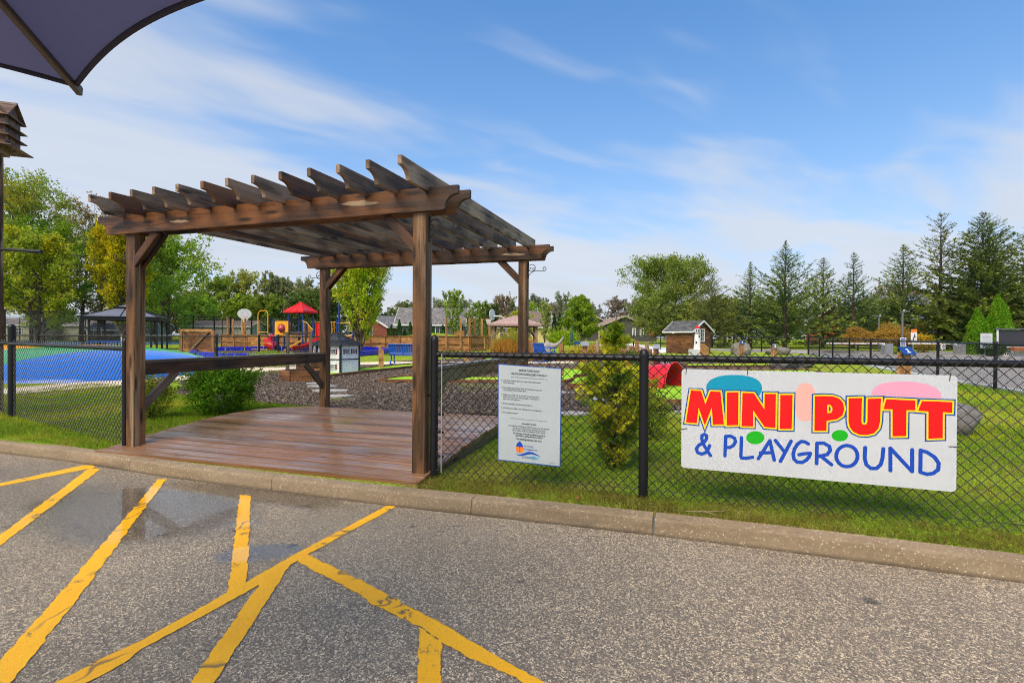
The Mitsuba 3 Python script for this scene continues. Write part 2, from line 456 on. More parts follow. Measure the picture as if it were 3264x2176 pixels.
# ---------------------------------------------------------------- ground, kerb, markings
KX = [(-70, 30.5), (-30, 15.5), (-14, 9.4), (-9, 7.45), (-6.41, 6.51), (-5.43, 6.17), (-4.6, 5.85), (-3.61, 5.44), (-2.53, 5.06), (-1.55, 4.72), (-1.0, 4.53), (.075, 4.21), (1.07, 3.90), (2.03, 3.575), (3.13, 3.165), (6, 2.1), (12, -.2), (60, -19)]
from scipy.interpolate import PchipInterpolator
kx, ky = np.array(KX).T
KY = PchipInterpolator(kx, ky)

xs = np.concatenate([np.linspace(-70, -9, 24), np.arange(-8.8, 6, .15), np.linspace(6.2, 60, 24)])
m = MB()
yk = KY(xs) + .06
lo = np.full_like(xs, -25.0)
m.quad([[(xs[i], lo[i], 0), (xs[i + 1], lo[i + 1], 0), (xs[i + 1], yk[i + 1], 0), (xs[i], yk[i], 0)] for i in range(len(xs) - 1)])
asphalt = put('asphalt', m, 'm_asphalt', kind='structure')

LINES = [[(-6.3, 4.2), (-5.10, 5.16), (-4.87, 5.91), (-4.77, 5.92), (-4.66, 5.82), (-5.0, 5.05), (-6.2, 4.05)],
         [(-3.6, 3.47), (-3.77, 3.83), (-4.71, 5.81), (-4.54, 5.74), (-3.59, 3.66), (-3.42, 3.29)],
         [(-3.64, 5.36), (-3.55, 5.35), (-2.53, 3.13), (-2.42, 2.89), (-1.95, 1.80), (-2.06, 1.74), (-2.53, 2.86)],
         [(-2.53, 4.84), (-2.41, 4.81), (-1.95, 3.87), (-1.59, 3.13), (-1.52, 2.99), (-1.63, 2.97), (-1.71, 3.16), (-2.07, 3.90)],
         [(-1.09, 4.55), (-1.0, 4.53), (-1.385, 3.50), (-1.525, 2.99), (-1.56, 2.90), (-1.70, 2.54), (-1.735, 2.45), (-1.745, 2.33), (-1.785, 2.24), (-1.95, 1.9), (-2.06, 1.93), (-1.90, 2.28), (-1.845, 2.42), (-1.785, 2.52), (-1.64, 2.965), (-1.47, 3.51)],
         [(-1.505, 3.13), (-1.475, 3.40), (-1.43, 3.38), (-1.40, 3.17), (-1.265, 2.21), (-1.20, 1.75), (-1.29, 1.73), (-1.36, 2.21)],
         [(-1.43, 3.43), (-1.39, 3.525), (-1.35, 3.50), (-.90, 3.145), (-.62, 2.90), (-.34, 2.665), (.10, 2.26), (.42, 1.96), (.34, 1.90), (.02, 2.25), (-.20, 2.395), (-.34, 2.52), (-.46, 2.645), (-.77, 2.87), (-.86, 2.97)],
         [(-.468, 2.648), (-.335, 2.52), (-.295, 2.21), (-.23, 1.7), (-.32, 1.68), (-.392, 2.21)]]
for i, L in enumerate(LINES):
    g = sg.Polygon(L).buffer(0)
    b = g.exterior.segmentize(.02) if hasattr(g, 'exterior') else g.geoms[0].exterior.segmentize(.02)
    v = np.array(b.coords)[:-1]
    n_ = meshkit.fbm(np.c_[v * 22, v[:, :1] * 0 + i], 3, 3) - .5
    v = v + n_[:, None] * np.array([.022, .016])
    put('painted_line', MB().flat(sg.Polygon(v).buffer(0), (0, 0, .0035 + .0004 * i), (1, 0, 0), (0, 1, 0)), 'm_paint', asphalt)

# kerb in cast sections with open joints
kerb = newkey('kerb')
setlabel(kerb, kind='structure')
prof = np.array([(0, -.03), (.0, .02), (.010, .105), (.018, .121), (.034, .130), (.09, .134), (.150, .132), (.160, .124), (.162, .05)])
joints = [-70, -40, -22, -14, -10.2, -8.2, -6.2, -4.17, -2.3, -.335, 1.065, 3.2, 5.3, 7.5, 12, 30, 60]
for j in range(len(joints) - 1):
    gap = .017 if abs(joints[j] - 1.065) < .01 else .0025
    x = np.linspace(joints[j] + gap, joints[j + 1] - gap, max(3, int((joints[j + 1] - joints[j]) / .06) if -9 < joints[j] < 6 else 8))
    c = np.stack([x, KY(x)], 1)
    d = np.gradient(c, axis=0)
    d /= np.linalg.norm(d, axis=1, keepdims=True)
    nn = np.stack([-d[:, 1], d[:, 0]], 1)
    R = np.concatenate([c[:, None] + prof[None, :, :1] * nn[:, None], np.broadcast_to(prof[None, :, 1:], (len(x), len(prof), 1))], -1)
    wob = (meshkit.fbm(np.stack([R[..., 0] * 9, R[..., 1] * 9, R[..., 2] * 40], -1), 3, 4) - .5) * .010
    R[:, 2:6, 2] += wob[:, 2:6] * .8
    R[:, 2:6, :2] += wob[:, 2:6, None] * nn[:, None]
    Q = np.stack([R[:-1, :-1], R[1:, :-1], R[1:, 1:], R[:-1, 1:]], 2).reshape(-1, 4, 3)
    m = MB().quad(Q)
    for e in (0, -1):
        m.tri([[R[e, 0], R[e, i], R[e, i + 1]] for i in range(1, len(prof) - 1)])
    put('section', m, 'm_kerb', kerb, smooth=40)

xs = np.concatenate([-np.geomspace(400, 9, 40), np.arange(-8.8, 7, .2), np.geomspace(7.2, 400, 40)])
ts = np.concatenate([[0, .1, .3, .6, 1, 1.6, 2.5], np.geomspace(3.5, 900, 70)])
ky_ = np.where((xs > -70) & (xs < 60), KY(np.clip(xs, -70, 60)), np.where(xs < 0, 30.5 - (xs + 70) * .37, -19 - (xs - 60) * .39)) + .10
Y = ky_[:, None] + ts[None]
X = np.broadcast_to(xs[:, None], Y.shape)
Z = T(Y) + .014 * (meshkit.fbm(np.stack([X * .8, Y * .8, X * 0], -1), 3, 9) - .5) * np.exp(-Y / 30) * (ts[None] > .05)
V = np.stack([X, Y, Z], -1)
m = MB().quad(np.stack([V[:-1, :-1], V[1:, :-1], V[1:, 1:], V[:-1, 1:]], 2).reshape(-1, 4, 3))
put('lawn', m, 'm_lawn', kind='structure', smooth=True)


def drape(pts, dz, res=1.0):
    v, f = trimesh.creation.triangulate_polygon(sg.Polygon(pts).buffer(0), engine='earcut')
    v3 = np.c_[v, np.zeros(len(v))]
    v3, f = trimesh.remesh.subdivide_to_size(v3, f, res)
    v3[:, 2] = T(v3[:, 1]) + dz
    P = v3[f]
    n = np.cross(P[:, 1] - P[:, 0], P[:, 2] - P[:, 0])[:, 2]
    P[n < 0] = P[n < 0][:, ::-1]
    return MB().tri(P)


def wobble(pts, amp=.25, seed=1, step=.5):
    b = np.array(sg.Polygon(pts).exterior.segmentize(step).coords)[:-1]
    o = np.stack([meshkit.fbm(np.c_[b * .9, b[:, :1] * 0], 3, seed), meshkit.fbm(np.c_[b * .9 + 50, b[:, :1] * 0], 3, seed)], 1) - .5
    return b + o * 2 * amp


MULCH = wobble([(-9.0, 14.2), (-7.6, 11.8), (-5.9, 10.6), (-4.0, 9.9), (-1.6, 8.9), (.6, 8.85), (2.3, 9.3), (3.9, 9.75), (5.2, 11), (6.4, 13.6), (9.5, 17.5), (12.5, 22), (14.5, 29), (12, 33), (3, 34), (-3, 28), (-7.2, 23.4), (-7.4, 19.5), (-8.6, 17.3)])
put('mulch_bed', drape(MULCH, .012), 'm_mulch', kind='structure')
PLAY = [(-21.5, 36.5), (-17.9, 29), (-14.5, 26.2), (-9.6, 26.4), (-8.7, 30.5), (-8.3, 36), (-11, 39.6), (-16, 39.2)]
put('play_bed', drape(PLAY, .012), 'm_mulch', kind='structure')
put('concrete_path', drape([(-30, 4.5), (-10.9, 11.0), (-9.8, 13.2), (-9.35, 14.4), (-9.2, 15.4), (-8.4, 18.6), (-7.6, 20.2), (-6.4, 22.0), (-2.0, 23.2), (3, 24.2), (3, 25.6), (-2.4, 24.7), (-6.2, 24.3), (-8.2, 22.6), (-10.2, 20.6), (-11.2, 18.4), (-11.2, 15), (-12, 12.3), (-30, 6.4)], .024), 'm_path', kind='structure')
put('road', drape([(11.9, 10.5), (12.6, 13.0), (13.5, 16), (15.6, 22.2), (19, 31), (21.4, 37.5), (14.8, 46), (15, 50), (40, 44), (60, 43), (60, -8), (22, -4)], .02), 'm_road', kind='structure')
m = MB()
for a, b in zip([(11.85, 10.5), (12.55, 13.0), (13.45, 16), (15.55, 22.2), (18.95, 31)], [(12.55, 13.0), (13.45, 16), (15.55, 22.2), (18.95, 31), (21.35, 37.5)]):
    m.bar((*a, T(a[1]) + .03), (*b, T(b[1]) + .03), .16, .09, ch=.01)
put('road_edge', m, 'm_concretewhite', kind='structure')
put('lane', drape([(9.0, 36.5), (9.3, 44), (8.2, 52), (9.5, 60), (13.2, 75), (17, 75), (15.2, 58), (15, 47), (14.6, 40)], .02), 'm_concretewhite', kind='structure')

# ---------------------------------------------------------------- frame of the pergola and the front fence
O = np.array([-.8755, 5.0679, 0])
YAW = .307
UX = np.array([math.cos(YAW), -math.sin(YAW), 0])
UY = np.array([math.sin(YAW), math.cos(YAW), 0])
UZ = np.array([0, 0, 1.0])


def P(a, b, z):
    return O + a * UX + b * UY + z * UZ


def arch(b):
    return .150 + .165 * math.sin(math.pi * min(max((b + .25) / 4.1, 0), 1)) ** 1.1


deck = thing('footbridge', 'arched wet wooden plank footbridge leading under the pergola into the golf course', 'footbridge')
NB = 29
for i in range(NB):
    b = -.30 + .1455 * (i + .5)
    s = (arch(b + .03) - arch(b - .03)) / .06
    j0, j1 = rng.uniform(-.012, .012, 2)
    z = arch(b) - .018 + rng.uniform(-.002, .002)
    m = MB().bar(P(-4.05 + j0, b, z), P(.11 + j1, b, z), .1295, .036, up=nrm(UZ - s * UY), ch=.005)
    put('board', m, 'm_deck', deck)
for a in (-3.99, .055):
    bb = np.linspace(-.28, 3.9, 24)
    top = [(b, arch(b) - .038) for b in bb]
    bot = [(b, max(arch(b) - .23, .06)) for b in bb[::-1]]
    put('stringer', MB().prism(top + bot, P(a - .02, 0, 0), UY, UZ, .04), 'm_cap', deck)
put('fascia', MB().bar(P(-4.04, -.285, .118), P(.10, -.285, .118), .02, .085), 'm_deck', deck)

W, D = 3.79, 3.5
perg = thing('pergola', 'brown stained wooden pergola with curved rafter ends over the footbridge entrance', 'pergola')
for a, b, z0, z1 in ((0, 0, .13, 2.70), (-W, 0, .13, 2.70), (-W, D, .12, 2.75), (0, D, .12, 2.75)):
    put('post', MB().bar(P(a, b, z0), P(a, b, z1), .14, .14, up=UY, ch=.007), 'm_post', perg)


def beam_poly(a0, a1, z0, z1):
    r = .145
    t = np.linspace(0, np.pi / 2, 9)
    left = [(a0, z1), (a0, z1 - .075), (a0 + .028, z1 - .08)] + [(a0 + .028 + r * math.sin(k) * .75, z0 + .01 + (z1 - z0 - .09) * math.cos(k)) for k in t[1:]] + [(a0 + .155, z0)]
    right = [(a1 - (q[0] - a0), q[1]) for q in left[::-1]]
    return left + right


for b, z0, a0, a1 in ((-.112, 2.675, -4.255, .42), (.070, 2.675, -4.215, .462), (D - .112, 2.725, -4.236, .45), (D + .070, 2.725, -4.20, .47)):
    put('beam', MB().prism(beam_poly(a0, a1, z0, z0 + .22), P(0, b + .042, 0), UX, UZ, .042), 'm_pergola', perg)
t = np.linspace(0, np.pi / 2, 9)
for i in range(13):
    a = -3.83 + i * .3275 + rng.uniform(-.008, .008)
    b0, b1, z = (-.49, -.50, -.505, -.515, -.52, -.525, -.53, -.533, -.545, -.555, -.564, -.594, -.624)[i], 3.755, 3.035
    tip = [(b0, z), (b0, z - .075), (b0 + .02, z - .078)] + [(b0 + .02 + .125 * math.sin(k), z - .078 - .098 * (1 - math.cos(k))) for k in t[1:]]
    poly = tip + [(b0 + .15, z - .180), (b1, z - .180), (b1, z)]
    sl = .05 / 3.5
    m = MB().prism(poly, P(a - .02, 0, .004), UY + sl * UZ, UZ, .04)
    put('rafter', m, 'm_pergola' if i in (1, 5, 8) else 'm_rafter', perg)
for a, z, b, l, h in ((-.64, 2.795, -.1125, .23, .028), (-2.97, 2.762, -.1125, .16, .018), (-.15, 2.71 + .10, D - .1125, .21, .024)):
    q_ = np.linspace(-1, 1, 15)
    lens = [(x * l, h * (1 - x * x) + .004 * math.sin(9 * x + a)) for x in q_] + [(x * l, -h * (1 - x * x) * .8) for x in q_[::-1][1:-1]]
    put('bare_patch', MB().prism(sg.Polygon(lens).buffer(0), P(a, b, z), UX - .045 * UZ, UZ, .0015), 'm_barewood', perg)
for a, b, z, s in ((-W, 0, 2.675, 1), (0, 0, 2.675, -1), (-W, D, 2.725, 1), (0, D, 2.725, -1)):
    for db in ((-.048, .048) if s > 0 or b > 0 else (0.0,)):
        m = MB().bar(P(a + s * .03, b + db, z - .36), P(a + s * .40, b + db, z + .01), .042, .095, up=UX * -s + UZ, ch=.004)
        put('brace', m, 'm_pergola', perg)
for a in (-W, 0):
    put('handrail', MB().bar(P(a, .06, 1.165), P(a, D - .06, 1.175), .13, .04, ch=.006), 'm_cap', perg)
    put('rail_board', MB().bar(P(a + .035, .065, 1.075), P(a + .035, D - .065, 1.085), .042, .135), 'm_pergola' if a < -1 else 'm_cap', perg)
    for b0, s in ((.07, 1), (D - .07, -1)):
        put('rail_brace', MB().bar(P(a - .01, b0 - s * .03, .57), P(a - .01, b0 + s * .46, 1.02), .042, .10, up=UY * -s + UZ), 'm_cap', perg)


def bracket(a, b, z, s, parent):
    """wrought iron hanging bracket in the plane of the beam, s = side it points to"""
    m = MB()
    to3 = lambda q: [P(a + s * x, b, z + y) for x, y in q]
    m.bar(P(a + s * .006, b, z - .13), P(a + s * .006, b, z + .12), .012, .02, up=UX)
    k = np.linspace(0, 1, 20)
    c0, c1, c2, c3 = np.array([(0, -.12), (.05, -.02), (.10, -.005), (.27, -.025)])
    cv = ((1 - k)[:, None] ** 3) * c0 + 3 * ((1 - k)[:, None] ** 2) * k[:, None] * c1 + 3 * (1 - k)[:, None] * k[:, None] ** 2 * c2 + k[:, None] ** 3 * c3
    th = np.linspace(-np.pi / 2, np.pi * 1.5, 20)
    rr = np.linspace(.036, .014, 20)
    curl = np.stack([.27 + rr * np.cos(th), .011 + rr * np.sin(th)], 1)
    m.tube(to3(np.vstack([cv[:-1], curl])), .0055, 6)
    th = np.linspace(np.pi * 1.2, -np.pi * .75, 26)
    big = np.stack([.062 + .062 * np.cos(th), .03 + .055 * np.sin(th)], 1)
    m.tube(to3(big), .005, 6)
    for cx, cy, d in ((.03, .015, 1), (.095, .005, -1)):
        th = np.linspace(0, np.pi * 2.2, 18)
        rr = np.linspace(.028, .008, 18)
        m.tube(to3(np.stack([cx + d * rr * np.cos(th), cy + rr * np.sin(th)], 1)), .0045, 6)
    put('hook', m, 'm_iron', parent)


for a, b, z, s in ((.07, 0, 2.53, 1), (-W - .07, 0, 2.42, -1), (-W - .07, D, 2.58, -1), (.07, D, 2.57, 1)):
    bracket(a, b, z, s, perg)

# ---------------------------------------------------------------- chain link fences


def mesh_wires(m, p0, p1, z0, z1, h, w, r, n=4, v0=.02):
    p0, p1 = np.asarray(p0, float), np.asarray(p1, float)
    L = np.linalg.norm(p1 - p0)
    e = np.append((p1 - p0) / L, 0)
    nn = np.array([e[1], -e[0], 0])
    h = round((h - v0) / (w / 2)) * (w / 2)
    for s in (1, -1):
        k = np.arange(-math.ceil(h / w) - 1, math.ceil((L + h) / w) + 2) * w
        ua, ub = k, k + s * h
        va, vb = np.zeros_like(k), np.full_like(k, h)
        d = ub - ua
        ta, tb = np.clip((0 - ua) / d, 0, 1), np.clip((L - ua) / d, 0, 1)
        ta, tb = np.minimum(ta, tb), np.maximum(ta, tb)
        ok = tb - ta > 1e-3
        A, B = [(np.stack([ua + q * d, va + q * (vb - va)], 1))[ok] for q in (ta, tb)]
        f = lambda q: np.append(p0, 0) + q[:, :1] * e + ((z0 + (z1 - z0) * q[:, :1] / L) + v0 + q[:, 1:]) * np.array([0, 0, 1.0]) + nn * (s * r * .75)
        sticks(m, f(A), f(B), np.full(ok.sum(), r), np.full(ok.sum(), r), n)


def sticks(m, A, B, ra, rb, n=3, c=None):
    """many thin prisms at once"""
    d = B - A
    d = d / np.maximum(np.linalg.norm(d, axis=1, keepdims=True), 1e-9)
    ref = np.where(np.abs(d[:, 2:3]) > .9, [[1.0, 0, 0]], [[0, 0, 1.0]])
    e1 = np.cross(d, ref)
    e1 /= np.linalg.norm(e1, axis=1, keepdims=True)
    e2 = np.cross(d, e1)
    q = np.arange(n) * 2 * np.pi / n
    o = np.cos(q)[None, :, None] * e1[:, None] + np.sin(q)[None, :, None] * e2[:, None]
    RA, RB = A[:, None] + o * ra[:, None, None], B[:, None] + o * rb[:, None, None]
    Q = np.stack([RA, RB, np.roll(RB, -1, 1), np.roll(RA, -1, 1)], 2)
    m.quad(Q.reshape(-1, 4, 3), None, None if c is None else np.repeat(c, n, 0))


def fence(key, label, pts, h, posts, cell=.082, wire=.0029, rail=.027, group=None, off=0.0, n=4, lift=0.0):
    """posts: (x, y, radius, height)"""
    k = thing(key, label, 'fence', group)
    m, r, tw = MB(), MB(), MB()
    for a, b in zip(pts[:-1], pts[1:]):
        a, b = np.array(a, float), np.array(b, float)
        e = (b - a) / np.linalg.norm(b - a)
        o = np.array([e[1], -e[0]]) * off
        za, zb = T(a[1]) + lift, T(b[1]) + lift
        mesh_wires(m, a + o, b + o, za, zb, h + cell * .45, cell, wire, n)
        r.tube([(*a, za + h - .03), (*b, zb + h - .03)], rail, 12)
        tw.tube([(*(a + o), za + .09), (*((a + b) / 2 + o), (za + zb) / 2 + .075), (*(b + o), zb + .09)], wire * .8, 4)
    put('chain_link_mesh', m, 'm_wire', k, kind='stuff')
    put('top_rail', r, 'm_black', k, smooth=40)
    put('tension_wire', tw, 'm_wire', k)
    for x, y, pr, ph in posts:
        z = T(y) + lift
        put('post', MB().lathe([(pr, -.05), (pr, ph - .05), (pr * 1.06, ph - .045), (pr * 1.06, ph - .02), (pr * .8, ph + .005), (pr * .4, ph + .02), (.001, ph + .024)], (x, y, z), 14), 'm_black', k, smooth=40)
    return k


fa = lambda a, b=0.0: tuple(P(a, b, 0)[:2])
ff = fence('front_fence', 'black chain link fence right of the pergola carrying the two signs', [fa(.17), fa(9.0)], 1.225, [(*fa(.135), .036, 1.36), (*fa(2.10, -.01), .040, 1.25), (*fa(5.15, -.0), .040, 1.25), (*fa(8.2), .040, 1.25)], off=.034)
for z in (1.05, .80, .45, .22, .62):
    s = -1 if z in (.80,) else 1
    put('clamp', MB().lathe([(.040, -.012), (.040, .012)], P(.135, 0, z + .12), 14).box(P(.135 + s * .07, -.012, z + .12), (.07, .012, .022), -YAW), 'm_black', ff)
put('tension_bar', MB().tube([P(.23, -.04, .19), P(.23, -.04, 1.32)], .006, 6), 'm_galv', ff)
lf = fence('gate_side_fence', 'black chain link fence left of the pergola in front of the bounce pillow', [tuple(P(-W - .16, -.02, 0)[:2]), (-8.05, 8.35)], 1.22, [(*P(-W - .13, -.03, 0)[:2], .034, 1.30), (-8.09, 8.42, .05, 1.48)], off=.034)
fence('side_fence', 'black chain link fence running left out of view from the birdhouse pole', [(-8.1, 8.42), (-14, 11.2)], 1.22, [(-11, 9.8, .04, 1.25)], off=.034)
MF = [(-20.3, 21.25), (-19.4, 21.3), (-12, 21.5), (-9.79, 21.8)]
fence('playground_fence', 'low black chain link fence between the bounce pillow and the playground', [(-28, 21)] + MF + [(-7.6, 22.3)], 1.22, [(-20.3, 21.25, .055, 1.30), (-19.4, 21.3, .055, 1.33), (-15.8, 21.4, .04, 1.24), (-12.2, 21.5, .05, 1.26), (-10.45, 21.5, .04, 1.26), (-9.79, 21.8, .05, 1.26)], wire=.0028, n=3)
CF = [(-52, 38.5), (-41.7, 42.8), (-36, 55), (-33.5, 62.0), (-25, 66)]
fence('court_fence', 'tall black chain link fence around the ball courts under the left trees', CF, 3.05, [(-41.7, 42.8, .075, 3.1), (-38.9, 48.9, .075, 3.1), (-36.7, 53.5, .075, 3.1), (-35.2, 57.5, .075, 3.1), (-34.3, 60, .075, 3.1), (-33.5, 62.0, .09, 3.1), (-31.5, 63, .075, 3.1), (-29.6, 63.9, .075, 3.1), (-27.5, 64.9, .09, 3.1)], cell=.16, wire=.0055, n=3)
fence('far_court_fence', 'farther tall chain link fence behind the ball court nets', [(-70, 66), (-40, 74), (-20, 80)], 3.05, [(-64, 67.7, .05, 3.1), (-57, 69.6, .05, 3.1), (-51, 71.1, .05, 3.1), (-46, 72.4, .05, 3.1), (-41, 73.7, .05, 3.1)], cell=.30, wire=.009, n=3)
q = np.array([12.54, 13.5])
dq = np.array([.334, .943]) * 3.42
RF = [tuple(q - dq)] + [tuple(q + dq * i) for i in range(9)]
fence('roadside_fence', 'black chain link fence with pale top rail along the right hand road', [RF[0], RF[8]], 1.21, [(*p, .042, 1.24) for p in RF[:8]] + [(*RF[8], .055, 1.45)], wire=.0026, n=3)
L2 = [(RF[8][0] + (19.3 - RF[8][0]) * i / 5, 39.5 + 5.8 * i / 5) for i in range(6)]
fence('rear_fence', 'low black chain link fence beyond the boulders behind the golf course', [L2[0], L2[5]], 1.21, [(*p, .042, 1.24) for p in L2[1:5]] + [(*L2[5], .06, 1.4)], wire=.0028, n=3)
fence('lane_fence', 'low black chain link fence between the brown shed and the pale lane', [(19.3, 45.3), (12.6, 45), (8.1, 45)], 1.21, [(12.85, 45, .045, 1.24), (10.5, 45, .045, 1.24), (8.1, 45, .06, 1.4)], wire=.0028, n=3)
# ---------------------------------------------------------------- the two signs on the front fence
RED=[[(-0.864,0.238),(-0.786,0.238),(-0.751,0.13),(-0.715,0.236),(-0.638,0.236),(-0.61,-0.026),(-0.693,-0.031),(-0.703,0.107),(-0.754,-0.043),(-0.803,0.1),(-0.816,-0.028),(-0.9,-0.024)],[(-0.59,0.231),(-0.505,0.236),(-0.506,-0.026),(-0.589,-0.033)],[(-0.476,0.234),(-0.393,0.233),(-0.316,0.109),(-0.315,0.231),(-0.235,0.234),(-0.236,-0.031),(-0.313,-0.03),(-0.397,0.098),(-0.397,-0.03),(-0.479,-0.033)],[(-0.205,0.227),(-0.119,0.231),(-0.122,-0.034),(-0.205,-0.038)],[(0.034,0.226),(0.095,0.231),(0.155,0.23),(0.197,0.215),(0.223,0.185),(0.231,0.138),(0.219,0.087),(0.183,0.058),(0.115,0.042),(0.114,-0.032),(0.033,-0.037)],[(0.259,0.22),(0.346,0.226),(0.344,0.049),(0.349,0.031),(0.362,0.026),(0.376,0.033),(0.382,0.051),(0.383,0.221),(0.468,0.227),(0.463,0.056),(0.453,0.004),(0.425,-0.033),(0.381,-0.049),(0.332,-0.049),(0.292,-0.031),(0.268,0.004),(0.26,0.045)],[(0.501,0.223),(0.682,0.221),(0.681,0.149),(0.627,0.147),(0.627,-0.042),(0.543,-0.049),(0.541,0.149),(0.484,0.148)],[(0.722,0.219),(0.904,0.219),(0.903,0.143),(0.849,0.143),(0.85,-0.043),(0.763,-0.052),(0.762,0.144),(0.699,0.146)]]
HOLE=[(0.118,0.166),(0.137,0.165),(0.151,0.148),(0.153,0.127),(0.145,0.106),(0.119,0.101)]
OVALS={'teal':[(-0.333,0.273),(-0.337,0.245),(-0.35,0.222),(-0.371,0.202),(-0.4,0.185),(-0.437,0.172),(-0.48,0.164),(-0.536,0.159),(-0.592,0.159),(-0.637,0.164),(-0.675,0.174),(-0.705,0.188),(-0.728,0.207),(-0.742,0.23),(-0.747,0.259),(-0.743,0.289),(-0.729,0.313),(-0.707,0.333),(-0.676,0.349),(-0.639,0.362),(-0.594,0.37),(-0.538,0.374),(-0.482,0.373),(-0.438,0.367),(-0.402,0.357),(-0.372,0.343),(-0.351,0.324),(-0.338,0.302)],'salmon':[(0.046,0.181),(0.045,0.141),(0.04,0.109),(0.032,0.082),(0.022,0.06),(0.008,0.044),(-0.008,0.034),(-0.028,0.029),(-0.049,0.031),(-0.065,0.04),(-0.079,0.055),(-0.09,0.076),(-0.099,0.102),(-0.104,0.134),(-0.106,0.174),(-0.105,0.215),(-0.1,0.247),(-0.092,0.274),(-0.081,0.296),(-0.068,0.312),(-0.051,0.322),(-0.031,0.326),(-0.01,0.324),(0.006,0.314),(0.019,0.299),(0.031,0.278),(0.039,0.252),(0.044,0.221)],'pink':[(0.407,0.248),(0.409,0.273),(0.417,0.292),(0.429,0.309),(0.447,0.323),(0.468,0.335),(0.495,0.344),(0.525,0.351),(0.559,0.355),(0.6,0.357),(0.654,0.356),(0.694,0.352),(0.728,0.347),(0.757,0.339),(0.783,0.328),(0.804,0.316),(0.82,0.302),(0.832,0.285),(0.839,0.266),(0.842,0.242)],'green1':[(-0.313,-0.113),(-0.315,-0.125),(-0.32,-0.136),(-0.327,-0.146),(-0.338,-0.155),(-0.35,-0.162),(-0.364,-0.167),(-0.379,-0.169),(-0.393,-0.169),(-0.408,-0.166),(-0.42,-0.161),(-0.431,-0.153),(-0.439,-0.144),(-0.444,-0.133),(-0.446,-0.122),(-0.444,-0.11),(-0.439,-0.098),(-0.431,-0.088),(-0.421,-0.079),(-0.408,-0.072),(-0.394,-0.067),(-0.38,-0.065),(-0.365,-0.066),(-0.351,-0.069),(-0.338,-0.074),(-0.328,-0.082),(-0.32,-0.091),(-0.315,-0.102)],'green2':[(0.258,-0.061),(0.257,-0.071),(0.253,-0.081),(0.247,-0.089),(0.238,-0.097),(0.228,-0.102),(0.217,-0.106),(0.205,-0.108),(0.193,-0.108),(0.181,-0.105),(0.171,-0.101),(0.162,-0.095),(0.156,-0.087),(0.151,-0.078),(0.15,-0.068),(0.151,-0.058),(0.155,-0.049),(0.162,-0.04),(0.17,-0.033),(0.181,-0.027),(0.192,-0.023),(0.204,-0.021),(0.216,-0.022),(0.228,-0.024),(0.238,-0.029),(0.246,-0.035),(0.253,-0.043),(0.257,-0.052)]}
STROKES=[[(-0.71,-0.282),(-0.768,-0.189),(-0.777,-0.147),(-0.775,-0.124),(-0.757,-0.114),(-0.74,-0.123),(-0.74,-0.148),(-0.76,-0.179),(-0.8,-0.206),(-0.818,-0.236),(-0.808,-0.265),(-0.776,-0.276),(-0.743,-0.259),(-0.723,-0.223),(-0.717,-0.203)],[(-0.601,-0.277),(-0.596,-0.121)],[(-0.596,-0.12),(-0.56,-0.116),(-0.531,-0.13),(-0.523,-0.159),(-0.538,-0.188),(-0.564,-0.207),(-0.598,-0.209)],[(-0.48,-0.123),(-0.483,-0.274),(-0.476,-0.285),(-0.445,-0.285),(-0.398,-0.273)],[(-0.356,-0.281),(-0.275,-0.134),(-0.243,-0.283)],[(-0.341,-0.234),(-0.256,-0.227)],[(-0.236,-0.129),(-0.174,-0.21)],[(-0.126,-0.128),(-0.199,-0.29)],[(-0.008,-0.141),(-0.03,-0.127),(-0.054,-0.125),(-0.08,-0.146),(-0.102,-0.186),(-0.111,-0.23),(-0.104,-0.267),(-0.082,-0.287),(-0.048,-0.287),(-0.019,-0.266),(-0.0,-0.238),(0.007,-0.213),(-0.029,-0.217),(-0.07,-0.229)],[(0.051,-0.288),(0.052,-0.134)],[(0.052,-0.132),(0.098,-0.129),(0.135,-0.149),(0.142,-0.18),(0.122,-0.213),(0.067,-0.232)],[(0.076,-0.226),(0.15,-0.288)],[(0.321,-0.21),(0.32,-0.228),(0.315,-0.245),(0.307,-0.261),(0.296,-0.274),(0.283,-0.285),(0.268,-0.292),(0.252,-0.295),(0.237,-0.294),(0.222,-0.29),(0.209,-0.281),(0.197,-0.269),(0.189,-0.255),(0.183,-0.238),(0.181,-0.221),(0.183,-0.203),(0.188,-0.186),(0.196,-0.17),(0.207,-0.157),(0.221,-0.146),(0.235,-0.139),(0.251,-0.136),(0.267,-0.137),(0.281,-0.142),(0.295,-0.15),(0.306,-0.162),(0.314,-0.177),(0.319,-0.193),(0.321,-0.21)],[(0.37,-0.143),(0.368,-0.225),(0.379,-0.271),(0.409,-0.296),(0.444,-0.293),(0.47,-0.263),(0.481,-0.217),(0.486,-0.144)],[(0.532,-0.302),(0.53,-0.137),(0.667,-0.298),(0.666,-0.139)],[(0.717,-0.297),(0.718,-0.139),(0.758,-0.151),(0.803,-0.183),(0.828,-0.225),(0.825,-0.27),(0.796,-0.3),(0.759,-0.31),(0.722,-0.3)]]

